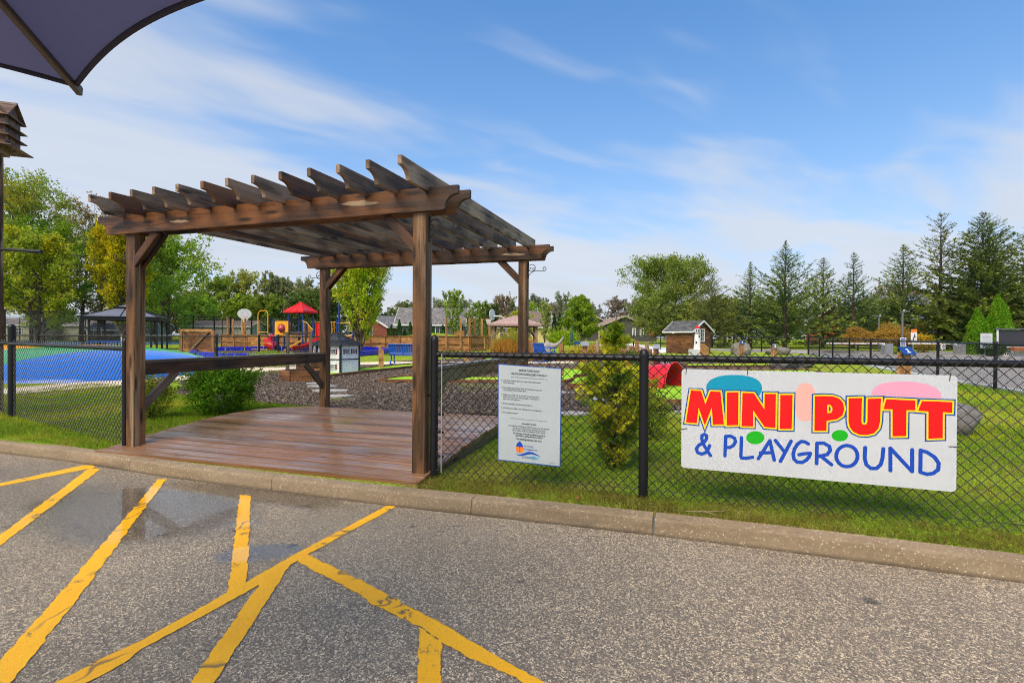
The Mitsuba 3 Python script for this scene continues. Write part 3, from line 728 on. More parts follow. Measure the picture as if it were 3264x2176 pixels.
SG = thing('mini_putt_sign', 'large white MINI PUTT & PLAYGROUND sign hung on the chain link fence', 'sign')
so = lambda e: P(3.34, -.068 - e, .82)
pl = sg.box(-.935, -.412, .935, .412).buffer(-.03).buffer(.03)
g = affinity.affine_transform(sg.Polygon([(-.936, .412), (.934, .408), (.934, -.424), (-.934, -.398)]), [1, 0, 0, 1, 0, 0]).buffer(-.028).buffer(.028)
put('panel', MB().prism(g, so(0) + UY * .008, UX, UZ, .008), 'm_signwhite', SG)
lay = lambda name, poly, mt, e: put(name, MB().flat(poly, so(e), UX, UZ), mt, SG)
for nm, mt in (('teal', 'm_teal'), ('salmon', 'm_salmon'), ('pink', 'm_pink'), ('green1', 'm_signgreen'), ('green2', 'm_signgreen')):
    lay('coloured_oval', sg.Polygon(OVALS[nm]).buffer(0), mt, .001)
for i, L in enumerate(RED):
    p = sg.Polygon(L).buffer(0)
    if i == 4:
        p = p.difference(sg.Polygon(HOLE))
    e = .0002 * (i % 2)
    lay('letter_outline', p.buffer(.0205, join_style=2, mitre_limit=3.2), 'm_signblue', .0018 + e)
    lay('letter_edge', p.buffer(.0115, join_style=2, mitre_limit=3.2), 'm_signyellow', .0024 + e)
    lay('letter', p, 'm_signred', .003)
for grp in ([0], [1, 2], [3], [4, 5], [6, 7], [8], [9, 10, 11], [12], [13], [14], [15]):
    lay('blue_letter', shapely.union_all([sg.LineString(STROKES[j]).buffer(.0128) for j in grp]), 'm_letterblue', .0018)
for x, z, dx, dz in ((-.90, .40, .004, .03), (-.44, .405, 0, .03), (.89, .40, .004, .03), (-.92, -.08, -.03, -.008), (.92, -.10, .035, 0)):
    put('zip_tie', MB().bar(so(.003) + UX * (x - dx) + UZ * (z - dz), so(.003) + UX * (x + dx) + UZ * (z + dz), .005, .004, up=UY), 'm_ink', SG)

RS = thing('rules_sign', 'white sheet of miniature golf rules with blue rim hung beside the pergola', 'sign')
rc = P(1.103, -.068, .79)
k = .006
rot = lambda pts: [(x, z + k * x / .3) for x, z in pts]
ro = lambda e: rc - UY * e
put('rim', MB().prism(sg.Polygon([(-.296, .452), (.298, .424), (.290, -.447), (-.293, -.430)]), ro(0) + UY * .006, UX, UZ, .006), 'm_signblue', RS)
put('panel', MB().prism(sg.Polygon([(-.288, .444), (.290, .417), (.283, -.438), (-.286, -.422)]), ro(.0005) + UY * .0015, UX, UZ, .0015), 'm_rulewhite', RS)
TXU, TXV = nrm(UX - UZ * .040), UZ


def write(text, x, z, cap, mt='m_ink', align='l', bold=False, slant=0.0, sq=1.0, parent=None, o=None):
    tm = meshkit.text_mesh(text, cap, .0006, bold=bold)
    v = tm.vertices.copy()
    v[:, 0] *= sq
    wdt = v[:, 0].max()
    v[:, 0] += slant * v[:, 1] + x - (wdt / 2 if align == 'c' else 0)
    base = ro(.0025) if o is None else o
    Pv = base + v[:, :1] * TXU + (v[:, 1:2] + z) * TXV - v[:, 2:] * UY
    put('lettering', MB().tri(Pv[tm.faces]), mt, parent or RS)


write('MINIATURE GOLF', 0, .385, .0165, align='c', bold=True, sq=.98)
write('RULES AND GUIDELINES FOR PLAY', 0, .352, .0165, align='c', bold=True, sq=.86)
for z, s in (('1. Limit your strokes (shots) to 6 per hole and proceed', .288), ('    to the next hole.', .268), ('2. Each player should play their first shot before anyone', .222), ('    in group plays their second shot.', .203),
             ('3. Replace any ball \u201cout of bounds\u201d at point where it', .158), ('    exited the course and add a penalty of one shot to', .139), ('    your score for that hole.', .119), ('4. Stay on playable surfaces and pathways.', .078),
             ('6. Do not retrieve balls from outside of course boundary.', .038), ('7. No bicycles allowed.', -.003)):
    write(z, -.262, s, .0125, sq=.84)
for z in (.328, -.045):
    put('ruled_line', MB().bar(ro(.003) + TXU * -.17 + TXV * z, ro(.003) + TXU * .17 + TXV * z, .002, .0012, up=UY), 'm_ink', RS)
write('Assumption of Risk', 0, -.090, .0125, align='c', bold=True, slant=.2, sq=.88)
write('By entering the Miniature Golf Course, you assume the', 0, -.118, .0125, align='c', sq=.86)
write('risk of any injuries and/or damages that may', 0, -.138, .0125, align='c', sq=.86)
write('occur when using the Miniature Golf Course.', 0, -.157, .0125, align='c', sq=.86)
write('Any damage or unsafe conditions should be', 0, -.182, .0125, align='c', bold=True, slant=.2, sq=.85)
write('reported by calling the Resort Office', 0, -.202, .0125, align='c', bold=True, slant=.2, sq=.85)
write('For emergencies, call 911', 0, -.233, .0155, align='c', bold=True, slant=.2, sq=.9)
write('RV, Camping', -.045, -.290, .0135, 'm_signblue', sq=.8)
write('& Cottage Resorts', -.045, -.318, .0135, 'm_signblue', sq=.8)
write('by Parkbridge', 0, -.392, .016, 'm_signblue', align='c', sq=.85)
write('PB_OPS_2016', .195, -.412, .006, sq=.8)
rl = lambda name, poly, mt, e: put(name, MB().flat(poly, ro(.002 + e), TXU, TXV), mt, RS)
rl('logo_sun', sg.Point(-.085, -.315).buffer(.036), 'm_orange', .0004)
rl('logo_tree', shapely.union_all([sg.Point(-.085 + x, -.275 + z).buffer(r) for x, z, r in ((0, .018, .011), (-.012, .002, .013), (.012, .004, .012), (-.022, -.012, .011), (.02, -.012, .012), (0, -.012, .014), (.004, 0, .012))] + [sg.box(-.087, -.345, -.083, -.285)]), 'm_letterblue', .0008)
wx = np.linspace(-.125, .115, 25)
wt = np.clip((wx + .125) / .24, 0, 1)
up = -.352 + .018 * np.sin(wt * 2 * np.pi - 2.2) + .004
rl('logo_wave', sg.Polygon(list(zip(wx, up)) + list(zip(wx[::-1], (up - .022 * np.sin(wt * np.pi))[::-1]))), 'm_letterblue', .0012)
for dz, x0 in ((-.024, -.01), (-.040, .03)):
    w2 = np.linspace(x0, .095, 14)
    t2 = (w2 - x0) / (.095 - x0)
    u2 = -.352 + dz + .008 * np.sin(t2 * 5 - 1.2)
    rl('logo_ripple', sg.Polygon(list(zip(w2, u2)) + list(zip(w2[::-1], (u2 - .009 * np.sin(t2 * np.pi))[::-1]))), 'm_cyan', .0014)
# ---------------------------------------------------------------- umbrella over the camera and birdhouse pole at the left
UC, UR, UZT, USL = np.array([-1.853, .991]), 1.207, 2.531, .50
um = thing('patio_umbrella', 'dark grey patio umbrella whose corner hangs into view overhead at the left', 'umbrella')
hd = 1.560
cor = [np.array([UC[0] + UR * math.cos(hd + i * math.pi / 3), UC[1] + UR * math.sin(hd + i * math.pi / 3), UZT]) for i in range(6)]
cor[5][2] += .02
hub = np.array([*UC, UZT + USL * UR])
for i in range(6):
    a, b = cor[i], cor[(i + 1) % 6]
    NU, NV = 26, 14
    tt = np.linspace(0, 1, NU)
    edge = a + (b - a) * tt[:, None]
    sag = (.051 * (4 * tt * (1 - tt)) ** .957)[:, None]
    toward = hub - edge
    edge = edge + toward / np.linalg.norm(toward, axis=1, keepdims=True) * sag
    s = np.linspace(0, 1, NV)[:, None, None]
    G = edge[None] * (1 - s) + hub * s
    G[..., 2] -= (.05 * np.sin(np.pi * np.linspace(0, 1, NV)) ** 1)[:, None] * (4 * tt * (1 - tt))[None]
    G[..., 2] += .006 * (meshkit.fbm(np.stack([np.broadcast_to(tt * 22, G.shape[:2]), G[..., 1] * 1.5, G[..., 0]], -1), 3, i) - .5) * 2
    Q = np.stack([G[:-1, :-1], G[:-1, 1:], G[1:, 1:], G[1:, :-1]], 2).reshape(-1, 4, 3)
    put('canopy_panel', MB().quad(Q), 'm_umbrella', um, smooth=True)
    put('edge_trim', MB().tube(edge, .011, 6), 'm_trim', um, smooth=60)
    r0, r1 = a + (a - hub) * .012 + [0, 0, -.012], hub + [0, 0, -.02]
    put('rib', MB().bar(r0, r1, .024, .03), 'm_bronze', um)
    put('rib_end', MB().lathe([(.001, -.022), (.012, -.018), (.014, .012), (.008, .022), (.001, .024)], a + (a - hub) * .012 + [0, 0, -.008], 10), 'm_bronze', um, smooth=50)
    put('strut', MB().bar(hub + (a - hub) * .55 - [0, 0, .03], hub - [0, 0, .62], .014, .02), 'm_bronze', um)
put('pole', MB().tube([(*UC, 0.02), (*UC, hub[2] + .05)], .022, 14), 'm_bronze', um, smooth=40)
put('base', MB().lathe([(.30, 0.005), (.30, .05), (.27, .075), (.04, .09), (.04, .30)], (*UC, 0), 24), 'm_black', um, smooth=40)

BP = np.array([-8.70, 8.78])
bh = thing('birdhouse', 'tall weathered wooden multi storey birdhouse on a square pole at left edge', 'birdhouse')
zb = 4.60
put('pole', MB().bar((*BP, .1), (*BP, zb + .05), .14, .14, up=(.3, 1, 0)), 'm_post', bh)
put('mount', MB().box((*BP, zb - .02), (.26, .26, .14), .35), 'm_barewood', bh)
A = .35
R = rotz(A)


def ledge(z, r, t, drop):
    m = MB()
    for i in range(4):
        c, s = math.cos(i * math.pi / 2), math.sin(i * math.pi / 2)
        M = R @ np.array([[c, -s, 0], [s, c, 0], [0, 0, 1]])
        q = np.array([(r, -r, z - drop), (r, r, z - drop), (r * .55, r * .55, z), (r * .55, -r * .55, z)])
        q2 = q - [0, 0, t]
        f = lambda v: v @ M.T + np.array([*BP, 0])
        m.quad([f(q), f(q2)[::-1], f(np.array([q[0], q2[0], q2[1], q[1]]))])
    return m


for i in range(3):
    z = zb + .05 + i * .165
    put('storey', MB().box((*BP, z + .085), (.46, .46, .165), A), 'm_birdwood', bh)
    put('ledge', ledge(z + .012, .36 if i == 0 else .30, .015, .045 if i == 0 else .028), 'm_birdwood', bh)
    for j in range(4):
        dv = R @ np.array([math.cos(j * math.pi / 2), math.sin(j * math.pi / 2), 0])
        sv = np.cross([0, 0, 1], dv)
        for o in (-.105, .105):
            c = np.array([*BP, z + .095]) + dv * .233 + sv * o
            put('hole', MB().flat(sg.Point(0, 0).buffer(.036), c, sv, (0, 0, 1)), 'm_ink', bh)
z = zb + .05 + 3 * .165
for j in range(2):
    e = R @ np.array([math.cos(j * math.pi / 2), math.sin(j * math.pi / 2), 0])
    s = np.cross([0, 0, 1], e)
    put('gable', MB().prism([(-.23, 0), (.23, 0), (0, .23)], np.array([*BP, z]) - e * .23, s, (0, 0, 1), .46), 'm_birdwood', bh)
    for sd in (-1, 1):
        p0, p1 = np.array([*BP, z + .115]) + s * sd * .14 - e * .29, np.array([*BP, z + .115]) + s * sd * .14 + e * .29
        put('roof_board', MB().bar(p0, p1, .42, .018, up=s * sd * .7 + np.array([0, 0, .7])), 'm_birdwood', bh)
    for sd in (-1, 1):
        put('hole', MB().flat(sg.Point(0, 0).buffer(.034), np.array([*BP, z + .10]) + e * sd * .233, s * sd, (0, 0, 1)), 'm_ink', bh)
put('lamp_arm', MB().tube([(-8.56, 8.72, 2.91), (-7.86, 8.66, 2.865)], .026, 8), 'm_black', bh)
put('lamp_end', MB().tube([(-8.06, 8.68, 2.872), (-7.82, 8.655, 2.862)], [.034, .03], 8), 'm_black', bh)

# ---------------------------------------------------------------- bounce pillow
bp = thing('bounce_pillow', 'large wet inflated bounce pillow in blue, green and orange bands', 'bounce pillow')
pc, pu = np.array([-17.45, 17.15]), nrm(np.array([1.0, .0]))
pv = np.array([-pu[1], pu[0]])
nu, nv = 220, 90
u, v = np.linspace(-1, 1, nu), np.linspace(-1, 1, nv)
Ug, Vg = np.meshgrid(u, v, indexing='ij')
LU, LV = 7.3, 3.6
wid = (1 - np.abs(Ug) ** 5) ** (1 / 3.0)
px_ = pc + (Ug * LU)[..., None] * pu + (Vg * LV * wid)[..., None] * pv
zz = T(px_[..., 1]) - .02 + .96 * np.clip(1 - np.abs(Vg) ** 2.2, 0, 1) ** .7 * np.clip(1 - np.abs(Ug) ** 5, 0, 1) ** .6
G = np.concatenate([px_, zz[..., None]], -1)
Q = np.stack([G[:-1, :-1], G[1:, :-1], G[1:, 1:], G[:-1, 1:]], 2).reshape(-1, 4, 3)
cen = Q.mean(1)
f1, f2 = cen[:, 0] - .8 * (cen[:, 1] - 17.2) + 11.6, cen[:, 0] - .9 * (cen[:, 1] - 17.2) + 13.5
for nm, k in (('blue_panel', f1 > 0), ('green_panel', (f1 <= 0) & (f2 > 0)), ('orange_panel', (f1 <= 0) & (f2 <= 0))):
    if k.any():
        put(nm, MB().quad(Q[k]), {'b': 'm_pillowblue', 'g': 'm_pillowgreen', 'o': 'm_pilloworange'}[nm[0]], bp, smooth=True)

# ---------------------------------------------------------------- golf course


def turf_strip(label, pts, bw=.09, bh_=.10, dz=.03):
    k = thing('putting_strip', label, 'putting green', 'golf holes edged with timber')
    put('turf', drape(pts, dz + .03), 'm_turf', k)
    for a, b in zip(pts, pts[1:] + pts[:1]):
        put('timber_edge', MB().bar((*a, T(a[1]) + dz + .02), (*b, T(b[1]) + dz + .02), bw, bh_, ch=.008), 'm_brownwall', k)
    return k


turf_strip('green putting strip in front of the white doll house running to the blue bench', [(-6.3, 16.0), (-5.6, 16.05), (-5.05, 17.6), (-3.2, 22.2), (-2.2, 23.0), (-2.9, 23.0), (-4.1, 22.3), (-5.5, 19.5), (-6.4, 17.2)])
turf_strip('long green putting strip just beyond the bridge with a pointed left end', [(-3.75, 14.9), (-3.45, 14.45), (1.5, 14.6), (2.6, 16.6), (2.75, 19.4), (1.9, 19.6), (1.6, 16.6), (.5, 15.75), (-3.3, 15.9)])
turf_strip('green putting strip with the red tunnel standing on its far end', [(2.75, 10.35), (5.3, 10.6), (5.2, 14.6), (3.2, 14.4)])
turf_strip('green putting strip right of the red tunnel beside the dark slabs', [(7.0, 17.6), (11.0, 18.2), (11.2, 19.6), (7.4, 19.4)])
turf_strip('narrow green putting strip between barn and slab boulders', [(7.3, 21.6), (13.0, 22.6), (13.4, 24.2), (7.6, 23.2)])
turf_strip('green putting strip near the blue bench seen end on', [(-2.0, 19.0), (1.2, 19.6), (1.5, 21.0), (-1.8, 20.6)])
turf_strip('far green putting strip below the wooden gazebo', [(-1.6, 25.8), (4.5, 26.4), (4.8, 28.0), (-1.4, 27.4)])
turf_strip('far green putting strip in front of the brown shed', [(8.5, 27.2), (14.2, 28.4), (14.0, 30.2), (8.6, 29.2)])
k = thing('turf_ramp', 'bright green sloping putting ramp with dark end board behind the rules sign', 'putting green')
put('turf', MB().quad([[(1.42, 13.2, .23), (2.9, 13.3, .23), (3.35, 15.0, .55), (1.75, 14.2, .40)]]), 'm_turf', k)
put('side_board', MB().bar((1.4, 13.18, .26), (2.95, 13.28, .26), .05, .14), 'm_brownwall', k)
put('end_board', MB().prism([(0, 0), (.42, 0), (.36, .42), (.12, .56), (0, .2)], (2.95, 13.35, .22), nrm([.3, .95, 0]), (0, 0, 1), .05), 'm_cap', k)
put('back_board', MB().bar((1.7, 14.25, .42), (3.3, 15.05, .58), .05, .12), 'm_brownwall', k)


def stone(name, label, cat, c, r, seed, mt, flat=0.0, group=None, sub=3):
    m = trimesh.creation.icosphere(subdivisions=sub)
    v = m.vertices
    d = meshkit.fbm(v * 1.1 + seed * 7.3, 4, seed) - .5
    pl_ = np.zeros(len(v))
    g = np.random.default_rng(seed)
    for _ in range(9):
        n = nrm(g.normal(size=3))
        lim = g.uniform(.62, .9)
        pl_ = np.minimum(pl_, -np.maximum(v @ n - lim, 0))
    rad = 1 + .55 * d
    v = v * rad[:, None]
    for _ in range(10):
        n = nrm(g.normal(size=3))
        lim = g.uniform(.62, .92)
        o = np.maximum(v @ n - lim, 0)
        v = v - o[:, None] * n * .85
    v = v * np.array(r) + np.array(c)
    put(name, MB().mesh((v, m.faces)), mt, None, label, cat, group, smooth=32)


stone('boulder', 'dark grey boulder peeking out right of the MINI PUTT sign', 'boulder', (6.32, 7.45, .34), (.36, .34, .33), 4, 'm_rock')
stone('boulder', 'tall grey and tan boulder just behind the number 3 post', 'boulder', (15.35, 34.9, .72), (.80, .6, .58), 5, 'm_boulder')
stone('boulder', 'low pale rounded boulder between the number 3 and number 2 posts', 'boulder', (18.3, 35.8, .62), (.98, .7, .36), 6, 'm_boulder')
stone('boulder', 'wide dark slab boulder on the course behind the top of the big sign', 'boulder', (11.0, 21.2, .45), (.62, .45, .30), 7, 'm_rock')
stone('boulder', 'second dark slab boulder right of the first above the big sign', 'boulder', (12.35, 22.2, .5), (.75, .5, .38), 8, 'm_rock')
stone('boulder', 'long dark rock lying beyond the road below the right hand gate arm', 'boulder', (35.0, 37.6, .62), (1.5, .8, .42), 9, 'm_rock')
stone('boulder', 'small grey rock beside the shrub at the foot of the left pergola post', 'boulder', (-4.95, 8.9, .30), (.22, .2, .20), 10, 'm_stone')
stone('boulder', 'flat dark rock lying beyond the road under the left gate arm', 'boulder', (25.2, 40, .5), (1.4, .5, .22), 12, 'm_rock')
g_ = np.random.default_rng(3)
for i, (x, y, rx, ry) in enumerate([(1.06, 8.95, .27, .2), (-4.25, 12.2, .42, .26), (-3.75, 11.15, .36, .24), (-4.8, 13.2, .36, .22), (.95, 12.1, .44, .22), (1.75, 10.9, .34, .24), (3.2, 9.2, .34, .16), (-5.2, 13.9, .3, .2), (.2, 17.9, .5, .2), (2.05, 12.0, .3, .2)]):
    a = np.linspace(0, 2 * np.pi, 11, endpoint=False) + g_.uniform(-.2, .2, 11)
    poly = [(rx * math.cos(t) * g_.uniform(.85, 1.12), ry * math.sin(t) * g_.uniform(.85, 1.12)) for t in a]
    put('stepping_stone', MB().prism(sg.Polygon(poly).buffer(-.01).buffer(.01), (x, y, float(T(y)) + .008), (1, 0, 0), (0, 1, 0), .035), 'm_stone', None,
        ['pale stepping stone touching the lawn edge right of the rules sign', 'second stepping stone from the near end of the row behind the bridge', 'nearest stepping stone in the row behind the bridge', 'third stepping stone in the row before the white doll house', 'thin pale stepping stone behind the golden cedar', 'stepping stone hidden behind the golden cedar foliage', 'flat pale stepping stone below the red tunnel strip', 'farthest stepping stone in the row before the white doll house', 'thin pale stepping stone behind the long putting strip', 'stepping stone left of the golden cedar foliage'][i], 'stepping stone', 'stepping stones set in the mulch')

# red tunnel: a bent plastic sheet, open towards the right
tn = thing('tunnel', 'glossy red plastic half tunnel obstacle on a putting strip', 'tunnel')
ax, wx_ = nrm(np.array([.62, -.78, 0])), nrm(np.array([.78, .62, 0]))
th = np.linspace(-.12, np.pi + .12, 26)
m = MB()
for rad, flip in ((1.0, 1), (.965, -1)):
    rows = []
    for s, k in ((-.36, .86), (0, .95), (.30, 1.0), (.40, 1.06)):
        rows.append(np.array([3.84, 13.35, .22]) + ax * s + np.stack([wx_ * (.41 * rad * k * math.cos(t) * (1.0 + .18 * (1 - math.sin(max(t, 0) if t < np.pi else 0)) * (s > .25))) + UZ * (.64 * rad * k * max(math.sin(t), 0)) for t in th]))
    G = np.array(rows)
    Q = np.stack([G[:-1, :-1], G[1:, :-1], G[1:, 1:], G[:-1, 1:]], 2).reshape(-1, 4, 3)
    m.quad(Q if flip > 0 else Q[:, ::-1])
put('shell', m, 'm_tunnel', tn, smooth=40)
rim = np.array([3.84, 13.35, .22]) + ax * .40 + np.stack([wx_ * (.435 * math.cos(t)) + UZ * (.665 * max(math.sin(t), 0)) for t in th])
put('lip', MB().tube(rim, .018, 8), 'm_tunnel', tn, smooth=50)
q0 = np.array([3.84, 13.35, .21]) + ax * .42
put('ramp', MB().quad([[q0 - wx_ * .40, q0 + ax * .45 - wx_ * .42, q0 + ax * .45 + wx_ * .30, q0 + wx_ * .40]]), 'm_tunnel', tn)


def gable_house(key, label, cat, c, rot, w, d, hw, rise, oh, wall, roof, trim, th=.12, group=None, z0=None, fascia=True):
    """ridge along local x; returns (key, local->world)"""
    k = thing(key, label, cat, group) if isinstance(label, str) else key
    c = np.array([c[0], c[1], float(T(c[1])) if z0 is None else z0])
    R_ = rotz(rot)
    L = lambda p: np.asarray(p, float) @ R_.T + c
    pent = [(-d / 2, 0), (d / 2, 0), (d / 2, hw), (0, hw + rise), (-d / 2, hw)]
    put('wall', MB().prism(pent, L((-w / 2, 0, -.1)), R_[:, 1], (0, 0, 1), w), wall, k)
    sl = rise / (d / 2)
    Ls = math.hypot(d / 2 + oh, (d / 2 + oh) * sl)
    for s in (-1, 1):
        mid = (0, s * (d / 2 + oh) / 2, hw + rise - (d / 2 + oh) / 2 * sl + th * .6)
        n = np.array([0, s * sl, 1.0]) / math.hypot(sl, 1)
        rk = put('roof', MB().bar(L((-w / 2 - oh, *mid[1:])), L((w / 2 + oh, *mid[1:])), Ls, th, up=R_ @ n, ch=.01), roof, k)
        if fascia:
            e = (0, s * (d / 2 + oh + .012), hw - oh * sl + th * .3)
            put('gutter', MB().bar(L((-w / 2 - oh, *e[1:])), L((w / 2 + oh, *e[1:])), .06, th * 1.3), trim, k)
            for x in (-w / 2 - oh - .01, w / 2 + oh + .01):
                put('barge_board', MB().bar(L((x, 0, hw + rise + th * .35)), L((x, s * (d / 2 + oh), hw - oh * sl + th * .35)), .04, th * 1.5, up=(0, 0, 1)), trim, k)
    return k, L, R_


def window(k, L, R_, o, t, w, h, frame, pane='m_pane', nx=2, ny=2, fw=.06, shutters=None, proud=.03):
    """o: centre on the wall (local), t: +-x or +-y outward normal index"""
    n = np.array(t, float)
    s = np.cross([0, 0, 1.0], n)
    o = np.array(o, float)
    wk = put('window', MB().bar(L(o - s * (w / 2) - s * fw + n * proud + UZ * (h / 2)), L(o + s * (w / 2 + fw) + n * proud + UZ * (h / 2)), proud * 2, fw, ch=.002)
             .bar(L(o - s * (w / 2) - s * fw + n * proud - UZ * (h / 2)), L(o + s * (w / 2 + fw) + n * proud - UZ * (h / 2)), proud * 2, fw, ch=.002)
             .bar(L(o - s * (w / 2 + fw / 2) + n * proud - UZ * (h / 2 - fw / 2)), L(o - s * (w / 2 + fw / 2) + n * proud + UZ * (h / 2 - fw / 2)), fw, proud * 2 - .002, up=R_ @ n, ch=.002)
             .bar(L(o + s * (w / 2 + fw / 2) + n * proud - UZ * (h / 2 - fw / 2)), L(o + s * (w / 2 + fw / 2) + n * proud + UZ * (h / 2 - fw / 2)), fw, proud * 2 - .002, up=R_ @ n, ch=.002), frame, k)
    put('pane', MB().quad([[L(o - s * w / 2 - UZ * h / 2 + n * proud * .4), L(o + s * w / 2 - UZ * h / 2 + n * proud * .4), L(o + s * w / 2 + UZ * h / 2 + n * proud * .4), L(o - s * w / 2 + UZ * h / 2 + n * proud * .4)]]), pane, wk)
    m = MB()
    for i in range(1, nx):
        x = -w / 2 + w * i / nx
        m.bar(L(o + s * x - UZ * h / 2 + n * proud * .8), L(o + s * x + UZ * h / 2 + n * proud * .8), fw * .4, proud * .5, up=R_ @ n, ch=.001)
    for i in range(1, ny):
        z = -h / 2 + h * i / ny
        m.bar(L(o - s * w / 2 + UZ * z + n * proud * .8), L(o + s * w / 2 + UZ * z + n * proud * .8), proud * .52, fw * .4, ch=.001)
    if nx + ny > 2:
        put('glazing_bar', m, frame, wk)
    if shutters:
        for q in (-1, 1):
            put('shutter', MB().bar(L(o + s * q * (w / 2 + fw + shutters[0] / 2 + .004) - UZ * (h / 2 + fw / 2) + n * proud * .7), L(o + s * q * (w / 2 + fw + shutters[0] / 2 + .004) + UZ * (h / 2 + fw / 2) + n * proud * .7), shutters[0], proud * 1.2, up=R_ @ n, ch=.002), shutters[1], k)
    return wk


# ---- hexagonal doll house
dh = thing('doll_house', 'white hexagonal doll house with black shingled roof and dark corner posts', 'doll house')
dc, dz0, dr_, dhh = np.array([-6.02, 17.85]), .23, .78, .98
hex_a = [math.radians(-62 + 60 * i) for i in range(6)]
hx = [np.array([math.cos(a), math.sin(a)]) for a in hex_a]
for i in range(6):
    a, b = dc + hx[i] * dr_, dc + hx[(i + 1) % 6] * dr_
    put('wall', MB().bar((*((a + b) / 2), dz0), (*((a + b) / 2), dz0 + dhh), np.linalg.norm(b - a) * .98, .03, up=(*(hx[i] + hx[(i + 1) % 6]), 0)), 'm_housewhite', dh)
    put('corner_post', MB().bar((*a, dz0), (*a, dz0 + dhh), .075, .075, up=(*hx[i], 0)), 'm_trimblack', dh)
    n = nrm(np.append(hx[i] + hx[(i + 1) % 6], 0))
    s = np.cross([0, 0, 1], n)
    mid = np.append((a + b) / 2, dz0)
    put('band', MB().bar(mid + n * .02 - s * .36 + UZ * .50, mid + n * .02 + s * .36 + UZ * .50, .03, .035), 'm_trimblack', dh)
    L = lambda p, mid=mid, n=n, s=s: mid + p[0] * s + p[1] * n + p[2] * UZ
    Rw = np.stack([s, n, UZ], 1)
    cr = np.cross
    for x in (-.16, .16):
        wk = window(dh, lambda p, L=L: L(p), Rw, (x, .016, .76), (0, 1, 0), .125, .16, 'm_white', 'm_pane', 3, 2, .012, (.045, 'm_shutter'), .012)
        if i in (4,):
            put('flower_box', MB().bar(L((x - .12, .05, .655)), L((x + .12, .05, .655)), .06, .05), 'm_trimblack', dh)
    if i == 5:
        window(dh, lambda p, L=L: L(p), Rw, (.10, .016, .26), (0, 1, 0), .24, .16, 'm_white', 'm_galv', 1, 5, .012, (.04, 'm_shutter'), .012)
        window(dh, lambda p, L=L: L(p), Rw, (-.24, .016, .28), (0, 1, 0), .10, .11, 'm_white', 'm_galv', 1, 3, .012, (.03, 'm_shutter'), .012)
    elif i == 4:
        dk = put('door', MB().bar(L((.20, .018, .02)), L((.20, .018, .36)), .20, .03, up=n), 'm_houseblack', dh)
        put('fanlight', MB().flat(sg.Point(0, 0).buffer(.05).intersection(sg.box(-1, 0, 1, 1)), L((.20, .036, .28)), -s, UZ), 'm_white', dk)
        put('side_panel', MB().bar(L((.045, .018, .02)), L((.045, .018, .36)), .09, .02, up=n), 'm_greyhouse', dh)
        put('painted_bush', MB().flat(sg.Polygon([(-.09, 0), (.09, 0), (.10, .15), (.06, .30), (0, .36), (-.06, .26), (-.10, .12)]), L((-.19, .0175, .03)), -s, UZ), 'm_tan', dh)
rows = 6
m = MB()
mh = MB()
for r in range(rows):
    f0, f1 = 1.2 * dr_ * (1 - r / rows * .97), 1.2 * dr_ * (1 - (r + 1) / rows * .97)
    z0_, z1_ = dz0 + dhh - .02 + .44 * r / rows, dz0 + dhh - .02 + .44 * (r + 1) / rows
    for i in range(6):
        a0, b0 = dc + hx[i] * f0, dc + hx[(i + 1) % 6] * f0
        a1, b1 = dc + hx[i] * f1, dc + hx[(i + 1) % 6] * f1
        ns = max(2, 7 - r)
        for q in range(ns):
            t0, t1 = q / ns + .012, (q + 1) / ns - .012
            e = .016 + .006 * g_.random()
            A_, B_ = np.append(a0 + (b0 - a0) * t0, z0_), np.append(a0 + (b0 - a0) * t1, z0_)
            C_, D_ = np.append(a1 + (b1 - a1) * t1, z1_), np.append(a1 + (b1 - a1) * t0, z1_)
            up_ = np.array([0, 0, e])
            m.quad([[A_ + up_, B_ + up_, C_, D_], [A_, B_, B_ + up_, A_ + up_]])
        m.quad([[np.append(a0, z0_ - .004), np.append(b0, z0_ - .004), np.append(b1, z1_ - .004), np.append(a1, z1_ - .004)]])
for i in range(6):
    mh.bar(np.append(dc + hx[i] * 1.2 * dr_, dz0 + dhh + .005), np.append(dc + hx[i] * .03, dz0 + dhh + .43), .05, .02)
rk = put('roof', m, 'm_roofblack', dh, kind='stuff')
put('ridge', mh, 'm_trimblack', dh)
put('base_plate', MB().lathe([(.001, dz0 + dhh - .025), (1.19 * dr_, dz0 + dhh - .025), (1.19 * dr_, dz0 + dhh - .02)], (*dc, 0), 6), 'm_trimblack', dh)

# ---- planters, gate frame
for lab, c, rx, hgt, zz0 in (('low brown hexagonal timber planter box in front of the gate frame', (-6.05, 15.1), .62, .32, .20), ('darker raised timber planter box behind the low one', (-6.55, 17.3), .55, .52, .24)):
    k = thing('planter_box', lab, 'planter')
    pv_ = [np.array(c) + rx * np.array([math.cos(math.radians(-100 + 60 * i)), math.sin(math.radians(-100 + 60 * i))]) for i in range(6)]
    for i in range(6):
        a, b = pv_[i], pv_[(i + 1) % 6]
        for j in range(2):
            put('timber', MB().bar((*a, zz0 + hgt * (j + .5) / 2), (*b, zz0 + hgt * (j + .5) / 2), .06, hgt / 2 - .008), 'm_brownwall', k)
    put('soil', MB().lathe([(rx * .85, zz0 + hgt * .7), (.001, zz0 + hgt * .75)], (*c, 0), 6), 'm_mulch', k)
k = thing('timber_gate', 'tall weathered wooden gate frame with wire infill left of the back pergola post', 'gate')
for x, w in ((-7.15, .26), (-6.42, .08)):
    put('post', MB().bar((x, 16.6, .2), (x, 16.6, 1.62), w, .09), 'm_cap', k)
put('top_rail', MB().bar((-7.28, 16.6, 1.585), (-6.38, 16.6, 1.60), .06, .07), 'm_cap', k)
m = MB()
mesh_wires(m, (-7.02, 16.6), (-6.46, 16.6), .25, .25, 1.30, .06, .0025, 3)
